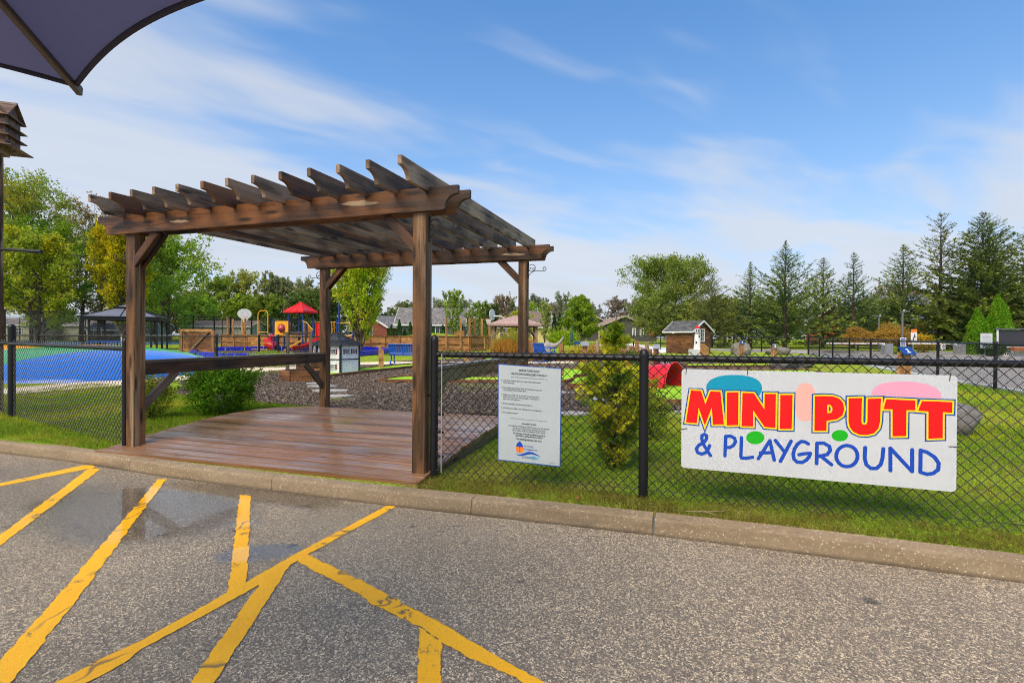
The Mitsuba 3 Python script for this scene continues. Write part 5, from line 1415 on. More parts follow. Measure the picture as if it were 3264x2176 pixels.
put('post', MB().tube([(31.7, 34.9, T(35)), (31.7, 34.9, T(35) + 1.0)], .04, 6), 'm_galv', k)
put('plate', MB().bar((31.7, 34.8, T(35) + .55), (31.7, 34.8, T(35) + 1.55), .80, .02, up=(0, -1, 0)), 'm_signwhite', k)
for i in range(5):
    w = (.3, .6, .5, .55, .62)[i]
    put('text_bar', MB().bar((31.7 - w / 2, 34.785, T(35) + 1.42 - .1 * i - .3 * (i == 4)), (31.7 + w / 2, 34.785, T(35) + 1.42 - .1 * i - .3 * (i == 4)), .008, .03 + .03 * (i == 4)), 'm_galv' if i < 4 else 'm_letterblue', k)
put('recycling_box', MB().box((6.55, 52.4, T(52.4) + .29), (.60, .5, .58), .1, ch=.02), 'm_binblue', None, 'dark blue box standing on the lawn near the bright green tree', 'box')
k = thing('flag_pole', 'dark green pole with furled flag beside the blue box', 'pole')
put('pole', MB().tube([(5.75, 52.2, T(52)), (6.1, 52.2, T(52) + 2.3)], .05, 6), 'm_greengate', k)
put('flag', MB().lathe([(.03, .0), (.16, .15), (.13, .8), (.06, 1.3), (.02, 1.4)], (5.98, 52.2, float(T(52)) + .55), 8), 'm_greengate', k)
k = thing('street_sign', 'green street name sign with white plate on a thin post by the dark house', 'sign')
put('post', MB().tube([(11.9, 84, T(84) - .1), (11.9, 84, T(84) + 1.95)], .05, 6), 'm_galv', k)
put('blade', MB().bar((11.4, 84, T(84) + 1.9), (12.5, 84, T(84) + 1.9), .04, .18), 'm_greengate', k)
put('plate', MB().bar((11.9, 83.9, T(84) + .5), (11.9, 83.9, T(84) + 1.05), .4, .03, up=(0, -1, 0)), 'm_white', k)
k = thing('whale_tail_stone', 'pale grey curved stone with an upswept tail behind the far blue bench', 'stone ornament')
put('body', MB().tube([(1.35, 31.2, .55), (1.75, 31.2, .92), (2.2, 31.2, 1.02), (2.6, 31.2, 1.0), (2.9, 31.2, 1.25), (3.1, 31.2, 1.55)], [.05, .20, .24, .16, .08, .05], 10), 'm_stone', k, smooth=60)
put('plinth', MB().lathe([(.3, 0), (.22, .6), (.18, .7)], (2.1, 31.2, float(T(31.2))), 8), 'm_stone', k)
# ---------------------------------------------------------------- houses in the distance
put('grass_mound', MB().quad((lambda G: np.stack([G[:-1, :-1], G[1:, :-1], G[1:, 1:], G[:-1, 1:]], 2).reshape(-1, 4, 3))(np.array([[(x, y, float(T(y)) - .05 + 1.28 * math.exp(-((y - 44.5) / 2.6) ** 2) * min(1, max(0, (x + 15) / 3), max(0, (2 - x) / 4)) * (.9 + .2 * math.sin(x * .7))) for y in np.linspace(39.5, 52, 24)] for x in np.linspace(-15, 2, 40)]))), 'm_lawn', kind='structure', smooth=True)
k, L, R_ = gable_house('house', 'grey sided bungalow with long grey shingle roof behind the ball court wall', 'house', (-11.2, 74), .05, 8.8, 7.5, 2.55, 2.2, .45, 'm_greyhouse', 'm_shingle', 'm_white', .14)
for x in (-2.4, -1.2, 1.2):
    window(k, L, R_, (x, -3.75, 1.3), (0, -1, 0), .9, 1.9, 'm_white', 'm_pane', 2, 1, .12, None, .04)
put('porch_post', MB().bar(L((2.9, -4.6, 0)), L((2.9, -4.6, 2.3)), .14, .14), 'm_cedar', k)
put('porch_fence', MB().bar(L((3.2, -4.7, .9)), L((4.6, -4.7, .9)), .08, 1.5), 'm_cedar', k)
put('porch_roof', MB().bar(L((2.2, -4.4, 2.55)), L((4.6, -4.4, 2.55)), 1.4, .12), 'm_shingle', k)
put('vent_pipe', MB().tube([L((2.9, -1.2, 3.9)), L((2.9, -1.2, 4.75))], .09, 6), 'm_houseblack', k)
k, L, R_ = gable_house('house', 'small grey house with pale gable boards right of the grey bungalow', 'house', (-2.6, 88), 1.3, 9, 7, 2.6, 2.0, .5, 'm_greyhouse', 'm_brownroof', 'm_white', .14)
k, L, R_ = gable_house('house', 'brown roofed cream house behind the wooden gazebo', 'house', (1.2, 82), .0, 9, 7, 2.4, 2.3, .4, 'm_yellowhouse', 'm_brownroof', 'm_white', .14)
for x in (-2.6, -.8, 1.2):
    window(k, L, R_, (x, -3.5, 1.3), (0, -1, 0), .8, 1.6, 'm_white', 'm_pane', 1, 2, .14, None, .04)
k, L, R_ = gable_house('house', 'low red gabled house half hidden behind the upright pear tree', 'house', (-19.9, 82), 1.2, 8, 6, 2.2, 1.6, .4, 'm_redhouse', 'm_shingle', 'm_white', .14)
window(k, L, R_, (-4.0, 0, 1.2), (-1, 0, 0), .8, 1.2, 'm_white')
k, L, R_ = gable_house('house', 'dark grey house with wide gable and two tall windows beyond the pale lane', 'house', (19.6, 97), 1.62, 10, 11.6, 2.0, 2.35, .5, 'm_darkhouse', 'm_brownroof', 'm_tan', .16)
f = [(-5, 0, 0), (-1, 0, 0)]
for y in (-1.7, -3.1):
    window(k, L, R_, (-5.0, y, 1.55), (-1, 0, 0), .46, 1.35, 'm_white', 'm_pane', 2, 4, .11, None, .04)
put('porch_post', MB().bar(L((-5.4, 4.6, 0)), L((-5.4, 4.6, 2.2)), .22, .22), 'm_tan', k)
put('porch_recess', MB().bar(L((-5.02, 3.9, .2)), L((-5.02, 3.9, 1.9)), 1.5, .04, up=R_ @ np.array([1, 0, 0])), 'm_pane', k)
put('deck_screen', MB().bar(L((-5.1, -5.6, 1.25)), L((-5.1, -4.4, 1.25)), .06, .9), 'm_brick', k)
put('satellite_dish', MB().lathe([(.001, 0), (.2, .04), (.32, .12)], L((-5.25, -4.3, 2.1)), 10, axis=np.array([[1, 0, 0], [0, 0, 1], [0, -1, 0.]])), 'm_galv', k)
k2, L, R_ = gable_house('house', 'brown gabled wing behind the dark grey house', 'house', (15.6, 104), 1.62, 9, 9.0, 2.2, 2.4, .4, 'm_darkhouse', 'm_brownroof', 'm_tan', .16)
k, L, R_ = gable_house('shed', 'pale yellow garden shed with shuttered window beside the far cedars', 'shed', (5.85, 86.5), 1.5, 3.0, 2.6, 1.95, .75, .25, 'm_yellowhouse', 'm_brownroof', 'm_white', .10)
window(k, L, R_, (-1.5, 0, 1.25), (-1, 0, 0), .50, .8, 'm_white', 'm_pane', 2, 2, .07, (.30, 'm_brick'), .03)
for i, (c, rot, w, d, wm, rm, lab) in enumerate([((-70, 73), .12, 11, 4.5, 'm_cream', 'm_shingle', 'long pale mobile home among the tree trunks at far left'), ((-58, 77), .1, 12, 5, 'm_cream', 'm_shingle', 'pale mobile home with small window left of the steel gazebo'), ((-44, 80), .0, 10, 5, 'm_cream', 'm_brownroof', 'pale mobile home seen through the steel gazebo'),
                                              ((-53, 70), .25, 5, 4, 'm_greyhouse', 'm_houseblack', 'small dark roofed outbuilding in front of the pale mobile homes'), ((-36, 92), .3, 8, 6, 'm_cream', 'm_shingle', 'pale gabled cottage low in the trees right of the tall court fence'), ((-66, 62), .3, 5, 3.6, 'm_tan', 'm_shingle', 'small tan hut at far left behind the tall court fence')]):
    k, L, R_ = gable_house('cottage', lab, 'cottage', c, rot, w, d, 2.1 if i != 3 else 1.5, .8, .25, wm, rm, 'm_white', .12)
    for x in (-w * .28, w * .22):
        window(k, L, R_, (x, -d / 2, 1.2), (0, -1, 0), .8, .9, 'm_white', 'm_pane', 2, 2, .08)
k, L, R_ = gable_house('lodge', 'orange brick building with pale metal roof seen through the right hand spruces', 'building', (57, 68), -.35, 18, 11, 3.4, 3.2, .5, 'm_brick', 'm_canopygrey', 'm_white', .16)
for x in (-6, -3.5, -1, 2, 5):
    window(k, L, R_, (x, -5.5, 1.8), (0, -1, 0), 1.2, 1.7, 'm_white', 'm_pane', 2, 2, .12)
k, L, R_ = gable_house('lodge', 'small orange gable building between the bronze weeping shrubs and the spruces', 'building', (46.5, 72), .5, 8, 7, 2.6, 2.2, .4, 'm_brick', 'm_canopygrey', 'm_white', .16)
window(k, L, R_, (0, -3.5, 1.5), (0, -1, 0), 1.0, 1.3, 'm_white')
gc_ = thing('parked_car', 'silver parked car half hidden beside the dark grey house', 'car')
cz = float(T(88))
put('body', MB().prism([(-2, .25), (2, .25), (2.05, .7), (1.3, .85), (.7, 1.35), (-1.2, 1.38), (-1.9, .9), (-2.05, .7)], (27.6, 88, cz), (1, 0, 0), UZ, 1.6), 'm_galv', gc_)
put('window', MB().prism([(1.05, .88), (.62, 1.28), (-1.1, 1.3), (-1.6, .92)], (27.6, 87.98 - 1.6 + 1.6, cz), (1, 0, 0), UZ, 1.63), 'm_pane', gc_)
for x in (-1.25, 1.25):
    put('wheel', MB().lathe([(.001, 0), (.30, 0), (.32, .05), (.32, .18), (.30, .22), (.001, .22)], (27.6 + x, 86.3, cz + .32), 14, axis=np.array([[1, 0, 0], [0, 0, 1], [0, -1, 0.]])), 'm_houseblack', gc_)

# ---------------------------------------------------------------- vegetation
LEAFSETS = {}


def leaves(m, C, size, col, g, aspect=.55, jitter=.25, n0=None, lay=0.0):
    """one folded rhombus per centre"""
    N = len(C)
    a = g.normal(size=(N, 3))
    if n0 is not None:
        a = a * (1 - lay) + n0 * lay
    a /= np.linalg.norm(a, axis=1, keepdims=True)
    b = np.cross(a, g.normal(size=(N, 3)))
    b /= np.linalg.norm(b, axis=1, keepdims=True)
    c = np.cross(a, b)
    s = size * g.uniform(.65, 1.35, (N, 1))
    p0, p2 = C - b * s * .5, C + b * s * .5
    p1, p3 = C + c * s * aspect * .5 + a * s * .10, C - c * s * aspect * .5 + a * s * .10
    m.quad(np.stack([p0, p1, p2, p3], 1), None, np.clip(col, .002, 1))


def colours(C, base, g, amp=.35, scale=.8, alt=None, altamt=0.0, seed=1):
    """leaf colours: clump to clump and leaf to leaf differences of the species"""
    f = meshkit.fbm(np.asarray(C) * scale + seed * 3.1, 3, seed)[:, None]
    c = np.asarray(base) * 1.75 * (1 + amp * (f - .5) * 2) * g.uniform(.75, 1.25, (len(C), 1))
    if alt is not None:
        k = np.clip((meshkit.fbm(np.asarray(C) * scale * .7 + 40 + seed, 3, seed + 5)[:, None] - .5) * 4 + altamt + g.normal(size=(len(C), 1)) * .15, 0, 1)
        c = c * (1 - k) + np.asarray(alt) * 1.5 * k * g.uniform(.8, 1.2, (len(C), 1))
    return c


def limb_tree(name, label, x, y, h, r, seed, base, alt=None, altamt=0.0, t0=.25, up=.9, nl=22, leaf=.22, dens=1.0, trunk=.16, upright=False, bare=0.0, lean=(0, 0), forks=1, shape='round', cat='tree', group=None, z0=None, spread=.4):
    g = np.random.default_rng(seed)
    z0 = float(T(y)) if z0 is None else z0
    k = thing(name, label, cat, group)
    A_, B_, RA, RB, tips = [], [], [], [], []
    org = np.array([x, y, z0 - .1])
    stems = []
    for q in range(forks):
        az = g.uniform(0, 6.28)
        d = np.array([math.cos(az), math.sin(az), 0]) * (r * .38 if forks > 1 else 0) + np.array([lean[0], lean[1], 0])
        n = 9
        tt = np.linspace(0, 1, n)
        ps = org + np.c_[tt ** 1.3, tt ** 1.3, tt] * np.array([d[0], d[1], h * .94]) + g.normal(size=(n, 3)) * np.array([.012, .012, 0]) * h * (tt[:, None])
        rr = trunk / math.sqrt(forks) * (1 - tt * .92) + .006 * h / 10
        A_.append(ps[:-1]); B_.append(ps[1:]); RA.append(rr[:-1]); RB.append(rr[1:])
        stems.append((ps, rr))
    prof_ = {'round': lambda t: math.sqrt(max(1 - ((t - .42) / .60) ** 2, .03)), 'oval': lambda t: math.sqrt(max(1 - ((t - .36) / .66) ** 2, .03)), 'cone': lambda t: max(1.02 - t, .05) ** .8, 'column': lambda t: (max(1 - t ** 3.0, .05)) ** .7 * min(1, .55 + t * 2.2)}[shape]
    for q, (ps, rr) in enumerate(stems):
        for i in range(nl // forks + 1):
            t = (i + g.random()) / (nl // forks + 1)
            th_ = t0 + (1 - t0) * t
            p = np.array([np.interp(th_, np.linspace(0, 1, len(ps)), ps[:, j]) for j in range(3)])
            az = i * 2.4 + q + g.uniform(-.5, .5)
            L_ = r * prof_(t) * g.uniform(.75, 1.15)
            e = up * (.55 + .6 * t) if not upright else 1.15
            dirv = np.array([math.cos(az) * math.cos(e), math.sin(az) * math.cos(e), math.sin(e)])
            Ll = L_ / max(math.cos(e), .42)
            Ll = min(Ll, (h - (p[2] - z0)) * 1.15 + .3 * r)
            n = 5
            s = np.linspace(0, 1, n)
            curve = p + dirv * (s * Ll)[:, None] + np.array([0, 0, 1]) * ((s ** 2) * Ll * (.10 if not upright else .12))[:, None] + g.normal(size=(n, 3)) * Ll * .03 * s[:, None]
            rb = trunk * .38 * (1 - th_ * .6)
            rl_ = rb * (1 - s * .85) + .004 * h / 10
            A_.append(curve[:-1]); B_.append(curve[1:]); RA.append(rl_[:-1]); RB.append(rl_[1:])
            ns = max(4, int(9 * dens ** .5))
            for w in range(ns):
                f_ = g.uniform(.22, 1.0)
                bp_ = np.array([np.interp(f_, s, curve[:, j]) for j in range(3)])
                d2 = dirv + g.normal(size=3) * (.75 if not upright else .42) + np.array([0, 0, .25 if not upright else .5])
                d2 /= np.linalg.norm(d2)
                l2 = spread * r * g.uniform(.35, 1.0) * (.6 + .4 * prof_(t))
                e2 = bp_ + d2 * l2
                A_.append(bp_[None]); B_.append(e2[None]); RA.append(np.array([rb * .35 + .003 * h / 10])); RB.append(np.array([.004 * h / 10]))
                tips.append((bp_, e2))
    m = MB()
    A_, B_, RA, RB = np.vstack(A_), np.vstack(B_), np.concatenate(RA), np.concatenate(RB)
    big = RA > trunk * .30
    sticks(m, A_[big], B_[big], RA[big], RB[big], 6)
    put('trunk', m, 'm_bark', k)
    m = MB()
    sticks(m, A_[~big], B_[~big], RA[~big], RB[~big], 3)
    put('branches', m, 'm_bark', k, kind='stuff')
    P0, P1 = np.array([q[0] for q in tips]), np.array([q[1] for q in tips])
    per = max(3, int(15 * dens))
    u_ = g.random((len(P0), per, 1)) ** .7
    C = (P0[:, None] + (P1 - P0)[:, None] * (.25 + .85 * u_) + g.normal(size=(len(P0), per, 3)) * np.array([1, 1, .8]) * r * .055).reshape(-1, 3)
    if bare:
        keep = meshkit.fbm(C * 2.2 / r * 3, 3, seed)[:] + .25 * g.random(len(C)) > bare
        C = C[keep]
    m = MB()
    leaves(m, C, leaf, colours(C, base, g, .45, 2.6 / r, alt, altamt, seed), g)
    put('crown', m, 'm_leaf', k)
    return k


def conifer(name, label, x, y, h, r, seed, base=(.035, .062, .026), tipc=(.115, .145, .028), cat='tree', group=None, droop=.15, gap=0.0, power=1.0, dens=1.0, z0=None):
    g = np.random.default_rng(seed)
    z0 = float(T(y)) if z0 is None else z0
    k = thing(name, label, cat, group)
    m = MB()
    tt = np.linspace(0, 1, 8)
    ps = np.array([x, y, z0 - .1]) + np.c_[g.normal(size=8) * .02 * tt, g.normal(size=8) * .02 * tt, tt * (h + .1)]
    sticks(m, ps[:-1], ps[1:], .021 * h * (1 - tt[:-1] * .95), .021 * h * (1 - tt[1:] * .95) + .008, 7)
    A_, B_, C, D_, E_ = [], [], [], [], []
    nw = int(27 * dens ** .5)
    for i in range(nw):
        t = ((i + .5) / nw) ** .92 * .97 + .03
        z = z0 + h * t
        nb_ = int(g.integers(6, 9))
        L0 = r * (1 - t) ** power * (1 - .25 * max(0, .15 - t) / .15) + .005 * h
        side = 1 + gap * g.normal()
        for b in range(nb_):
            if g.random() < gap * .45:
                continue
            az = b * 6.283 / nb_ + i * 1.9 + g.uniform(-.35, .35)
            L_ = L0 * g.uniform(.62, 1.2) * max(.5, side)
            e0 = .50 * t + .08 - droop * (1 - t)
            n = 5
            s = np.linspace(0, 1, n)
            hz = np.array([math.cos(az), math.sin(az)])
            cur = np.c_[x + hz[0] * L_ * s, y + hz[1] * L_ * s, z + L_ * (math.tan(e0) * s + (.16 * s ** 2.2 if t < .75 else 0) - droop * .6 * s * (1 - s)) + g.normal(size=n) * .015 * L_]
            A_.append(cur[:-1]); B_.append(cur[1:])
            ns = max(4, int(L_ / (.023 * h) * dens * 1.35))
            f_ = g.uniform(.12, 1.03, ns)
            q_ = np.stack([np.interp(f_, s, cur[:, j]) for j in range(3)], 1)
            C.append(q_); D_.append(np.tile([hz[0], hz[1], .25 + t * .6], (ns, 1))); E_.append(f_)
    A_, B_ = np.vstack(A_), np.vstack(B_)
    sticks(m, A_, B_, np.full(len(A_), .0022 * h), np.full(len(A_), .0012 * h), 3)
    put('trunk', m, 'm_bark', k)
    C, D_, E_ = np.vstack(C), np.vstack(D_), np.concatenate(E_)
    m = MB()
    for q in range(3):
        N = len(C)
        sd = np.cross(D_, [0, 0, 1.0])
        sd /= np.linalg.norm(sd, axis=1, keepdims=True)
        sg__ = np.where(g.random((N, 1)) < .5, -1, 1)
        d = D_ * .75 + sd * sg__ * g.uniform(.2, 1.0, (N, 1)) + np.array([0, 0, 1.0]) * g.uniform(-.55, .30, (N, 1))
        d /= np.linalg.norm(d, axis=1, keepdims=True)
        s = .029 * h * (1 - .62 * ((C[:, 2:3] - z0) / h) ** 2) * g.uniform(.7, 1.4, (N, 1))
        w_ = np.cross(d, g.normal(size=(N, 3)) * .5 + np.array([0, 0, 1.0]))
        w_ /= np.linalg.norm(w_, axis=1, keepdims=True)
        c0 = C + g.normal(size=(N, 3)) * .006 * h
        Q = np.stack([c0, c0 + d * s * .55 + w_ * s * .19, c0 + d * s, c0 + d * s * .55 - w_ * s * .19], 1)
        f = meshkit.fbm(C * .9 + seed, 3, seed)[:, None]
        mixv = np.clip(E_[:, None] * .55 + (f - .5) * 1.5 + g.normal(size=(N, 1)) * .12, 0, 1)
        col = 3.3 * (np.array(base) * (1 - mixv) + np.array(tipc) * mixv) * g.uniform(.75, 1.25, (N, 1))
        m.quad(Q, None, col)
    put('crown', m, 'm_needle', k)
    return k


SPR = 'tall spruces along the road on the right'
for i, (x, y, h, r, gap, lab) in enumerate([
        (20.3, 53, 7.4, 4.2, .1, 'shortest dark spruce directly behind the maple and the brown shed'), (25.1, 55, 9.0, 3.8, .15, 'slim pointed spruce left of the broad spruce with a bird on top'), (26.7, 51, 10.2, 6.0, .25, 'broad spruce with upswept branches and a bird on its tip'),
        (33.4, 56, 9.6, 4.3, .2, 'left spruce of the pair above the rear fence corner'), (34.7, 53, 9.7, 4.5, .3, 'right spruce of the pair above the rear fence corner with layered branches'), (39.0, 52, 10.4, 4.9, .2, 'spruce left of the tall airy spruce above the lamp post'),
        (41.9, 51, 13.2, 5.0, .55, 'tall airy spruce with open branches right of the lamp post'), (44.2, 49, 12.9, 6.8, .1, 'dense broad dark spruce above the right barrier gate'), (53.0, 58, 13.9, 5.8, .15, 'spruce tip rising just behind the dense dark spruce'), (47.6, 47, 12.6, 6.4, .2, 'spruce cut by the right edge of the photo')]):
    conifer('spruce', lab, x, y, h, r, 30 + i, group=SPR, gap=gap * .8, dens=(1.5, 1.3, 1.7, 1.5, 1.2, 1.6, 1.2, 2.0, 1.6, 1.6)[i], droop=(.25, .08, .05, .22, .10, .25, .02, .28, .15, .12)[i], power=(.8, 1.15, .95, .85, 1.1, .9, .75, .9, 1.0, .95)[i],
            base=[(.044, .056, .018), (.034, .056, .032), (.036, .060, .024), (.038, .056, .022), (.030, .056, .030), (.036, .060, .022), (.044, .060, .026), (.030, .052, .020), (.034, .058, .030), (.040, .062, .022)][i], tipc=[(.13, .13, .02), (.10, .13, .04), (.13, .16, .02), (.13, .14, .02), (.10, .13, .035), (.13, .15, .022), (.15, .15, .03), (.11, .13, .018), (.11, .135, .035), (.13, .155, .022)][i])
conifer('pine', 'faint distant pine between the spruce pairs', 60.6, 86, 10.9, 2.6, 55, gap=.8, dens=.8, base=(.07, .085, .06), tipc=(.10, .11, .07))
for i, (x, y, h, r, lab) in enumerate([(-9.5, 107, 7, 2.0, 'dark spruce in the far treeline right of the pear tree'), (-4.9, 77, 6.1, 2.2, 'dark spruce above the tall ball court posts'), (-3.6, 83, 6.0, 2.3, 'second dark spruce above the tall ball court posts'), (16.0, 120, 8.2, 2.6, 'pine silhouette left above the dark grey house roof'), (19.2, 125, 9.0, 2.6, 'pine silhouette above the dark grey house ridge'), (14.0, 112, 5.6, 2.4, 'dark fir left of the dark grey house roof'),
                                       (-47.5, 97, 8.0, 2.6, 'dark conifer in the treeline left of the play structure'), (-36.5, 90, 6.8, 2.4, 'dark conifer in the treeline above the red play roof'), (29, 120, 8.6, 2.4, 'far dark conifer beside the maple'), (-54, 92, 7.4, 2.2, 'narrow dark conifer near the left end of the treeline')]):
    conifer('far_conifer', lab, x, y, h, r, 60 + i, group='dark conifers in the far treeline', gap=.35, dens=.8, base=(.05, .075, .045), tipc=(.09, .12, .05))

GR1, YEL, LIM = (.13, .20, .025), (.42, .32, .025), (.20, .30, .02)
limb_tree('maple', 'large round crowned green maple left of the brown shed', 22.0, 72, 11.0, 5.0, 70, (.14, .19, .035), (.22, .25, .05), .2, t0=.05, up=.5, nl=50, leaf=.25, dens=3.4, trunk=.26, forks=3, shape='round', spread=.42)
limb_tree('pear_tree', 'upright pear tree with fresh lime green leaves behind the white doll house', -8.9, 30.5, 5.2, 2.0, 71, (.27, .36, .02), (.42, .42, .03), .15, t0=.06, nl=66, leaf=.13, dens=2.2, trunk=.10, upright=True, forks=3, shape='column', spread=.42)
limb_tree('golden_poplar', 'golden yellow columnar tree behind the left pergola post', -38.9, 52, 10.3, 2.7, 72, (.36, .31, .012), (.22, .26, .02), .15, t0=.05, nl=56, leaf=.26, dens=2.0, trunk=.2, upright=True, forks=2, shape='column', spread=.42)
limb_tree('green_tree', 'broad fresh green tree right of the left pergola post', -39.6, 60, 10.9, 5.0, 73, (.17, .27, .03), (.26, .30, .05), .2, t0=.10, nl=34, leaf=.34, dens=2.0, trunk=.2, forks=2, shape='oval')
limb_tree('bright_tree', 'bright green dense tree beside the far dark cedars', 8.9, 68, 5.8, 2.7, 74, (.125, .20, .02), (.20, .27, .02), .2, t0=.05, nl=32, leaf=.26, dens=2.3, trunk=.15, shape='cone')
TL = 'tall half bare spring trees at the far left'
for i, (x, y, h, r, base, alt, amt, bare, lab) in enumerate([
        (-61.0, 62, 18.9, 5.6, (.17, .23, .03), (.32, .30, .05), .0, .50, 'tallest yellow green tree nearest the left edge'), (-53.5, 58, 17.3, 5.2, (.16, .23, .03), (.38, .34, .04), .05, .47, 'tall yellow green tree just right of the birdhouse pole'),
        (-55.5, 67, 17.2, 4.6, (.22, .19, .08), (.30, .22, .11), .2, .56, 'half bare reddish budded tree above the black lamp arm tip'), (-55.0, 70, 15.4, 4.4, (.22, .23, .05), (.36, .29, .08), .3, .53, 'thin half bare tree left of the golden tree'),
        (-45.5, 50, 9.8, 3.8, (.22, .27, .03), (.38, .36, .02), .1, .46, 'lower golden leaved tree in front of the tall bare trunks'), (-64.5, 60, 17.4, 5.2, (.16, .24, .03), (.28, .29, .03), .0, .46, 'tall green tree cut by the left edge'),
        (-49.5, 72, 15.0, 4.0, (.18, .22, .05), (.30, .26, .07), .1, .55, 'slender half bare tree behind the golden tree'), (-50.5, 56, 12.2, 4.2, (.13, .22, .02), (.30, .28, .03), .2, .36, 'mid height green tree filling the gap behind the lamp arm'),
        (-46.0, 64, 11.0, 3.8, (.20, .25, .03), (.36, .32, .03), .05, .45, 'low yellow green tree left of the steel gazebo'), (-58.5, 54, 10.5, 4.6, (.11, .19, .02), (.22, .24, .02), .2, .32, 'low dark green tree behind the birdhouse pole')]):
    limb_tree('spring_tree', lab, x, y, h * .93, r * .95, 80 + i, base, alt, amt, t0=.22 if i not in (7, 9) else .1, nl=36, leaf=.27, dens=2.5, trunk=.26, shape='oval', bare=bare + .10, forks=1 + (i % 3 == 1), lean=((1.5 if i in (0, 2) else -.8), 0), group=TL)
TLN = 'mixed trees of the treeline behind the playground'
for i, (x, y, h, r, base, bare, lab) in enumerate([
        (-57.5, 96, 7.2, 3.4, (.20, .15, .05), .3, 'bronze leaved tree at the left end of the far treeline'), (-53.2, 95, 9.6, 3.8, (.17, .23, .035), .25, 'rounded light green tree in the treeline above the timber goal'), (-50.2, 98, 10.9, 3.8, (.24, .25, .05), .3, 'yellow green tree topping the treeline left of centre'),
        (-46.4, 101, 11.0, 3.0, (.17, .19, .09), .38, 'tall grey green tree at the peak of the far treeline'), (-44.2, 100, 9.9, 3.2, (.17, .19, .085), .38, 'grey green tree right of the treeline peak'), (-40.6, 100, 9.9, 3.2, (.19, .20, .09), .4, 'second grey green tree right of the treeline peak'),
        (-37.6, 96, 8.2, 2.8, (.17, .19, .07), .35, 'grey green tree at the right end of the treeline'), (-50.5, 84, 5.6, 3.0, (.18, .27, .03), .2, 'low fresh green tree in front of the treeline'), (-44.0, 86, 5.8, 3.2, (.19, .26, .03), .2, 'low fresh green tree behind the basketball hoop'),
        (-39.5, 84, 5.6, 3.2, (.15, .20, .03), .2, 'low green tree behind the red play roof'), (-34.5, 88, 6.4, 3.2, (.08, .12, .03), .15, 'dark green tree behind the second play tower'), (-30.5, 84, 6.6, 3.2, (.08, .12, .03), .15, 'dark green tree partly behind the pear tree'),
        (-56.5, 86, 5.6, 3.0, (.22, .22, .03), .2, 'low yellow green tree behind the right court fence'), (-33, 100, 8.0, 3.0, (.15, .17, .07), .35, 'faint grey green tree left of the pear tree'), (-26, 95, 6.6, 3.0, (.10, .14, .04), .2, 'dark green tree hidden behind the pear tree'), (-22.5, 110, 6.0, 3.4, (.13, .16, .06), .25, 'faint tree just right of the pear tree')]):
    limb_tree('treeline_tree', lab, x, y, h, r, 100 + i, base, None, 0, t0=.08, nl=24, leaf=.40, dens=1.8, trunk=.16, shape='oval', bare=bare + .12, group=TLN)
CN = 'small trees between the houses in the centre'
for i, (x, y, h, r, base, bare, lab, up_) in enumerate([
        (-6.7, 59, 5.3, 1.25, (.20, .26, .06), .38, 'slender pale green tree in front of the grey bungalow', True), (-1.6, 81, 6.2, 1.5, (.20, .15, .09), .45, 'thin brownish half bare tree left of the wooden gazebo', True), (-.2, 84, 6.4, 1.1, (.18, .19, .09), .45, 'thin grey green sapling above the wooden gazebo', True),
        (2.95, 47, 4.0, .55, (.22, .26, .07), .64, 'thin young sapling in front of the yellow shed', True), (9.7, 100, 7.7, 1.9, (.17, .19, .10), .36, 'grey green poplar behind the bright green tree', True), (3.2, 96, 6.2, 2.0, (.20, .29, .03), .2, 'rounded bright tree peeking over the gazebo roof', False),
        (-4.0, 66, 4.4, 1.9, (.16, .22, .04), .25, 'low green tree behind the tall ball court posts', False), (-2.4, 62, 4.0, 1.0, (.07, .10, .03), .1, 'dark narrow tree behind the ball court posts', True), (1.0, 64, 3.4, 1.6, (.28, .30, .03), .3, 'yellow green shrubby tree inside the gazebo view', False)]):
    limb_tree('young_tree', lab, x, y, h, r, 130 + i, base, None, 0, t0=.14, nl=26, leaf=.22, dens=1.2, trunk=.07, shape='oval', bare=bare, upright=up_, group=CN)
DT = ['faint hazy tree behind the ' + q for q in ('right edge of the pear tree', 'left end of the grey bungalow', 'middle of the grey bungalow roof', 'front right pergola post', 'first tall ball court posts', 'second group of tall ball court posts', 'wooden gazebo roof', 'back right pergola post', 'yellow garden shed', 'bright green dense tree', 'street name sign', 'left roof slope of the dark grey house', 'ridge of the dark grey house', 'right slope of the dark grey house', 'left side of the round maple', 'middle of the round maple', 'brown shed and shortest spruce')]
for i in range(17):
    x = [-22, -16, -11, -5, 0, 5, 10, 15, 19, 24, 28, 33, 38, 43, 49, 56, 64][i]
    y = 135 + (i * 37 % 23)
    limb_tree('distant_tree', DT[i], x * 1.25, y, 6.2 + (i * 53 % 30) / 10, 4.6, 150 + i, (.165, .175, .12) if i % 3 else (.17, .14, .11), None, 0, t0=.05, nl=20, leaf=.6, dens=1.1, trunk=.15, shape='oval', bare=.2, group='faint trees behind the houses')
for i, (x, y, h, r, lab) in enumerate([(58, 78, 10, 5, 'bare brownish thicket left behind the tall airy spruce'), (46, 66, 6.5, 4.5, 'olive tree behind the spruce pair'), (27, 66, 6.2, 4.5, 'low green tree showing below the broad spruce'), (34, 68, 6.0, 4.5, 'low green tree showing below the spruce pair'), (60, 66, 8, 5, 'olive tree behind the dense dark spruce'), (54, 60, 7.5, 4.5, 'olive tree low behind the right edge spruces'), (21, 64, 5.2, 4, 'low green tree behind the rear fence')]):
    limb_tree('backing_tree', lab, x, y, h * .62, r, 170 + i, (.17, .14, .10) if i == 0 else (.11, .14, .035), None, 0, t0=.05, nl=24, leaf=.42, dens=1.7, trunk=.2, shape='oval', bare=.3 if i == 0 else .12, group='fill trees behind the spruces')

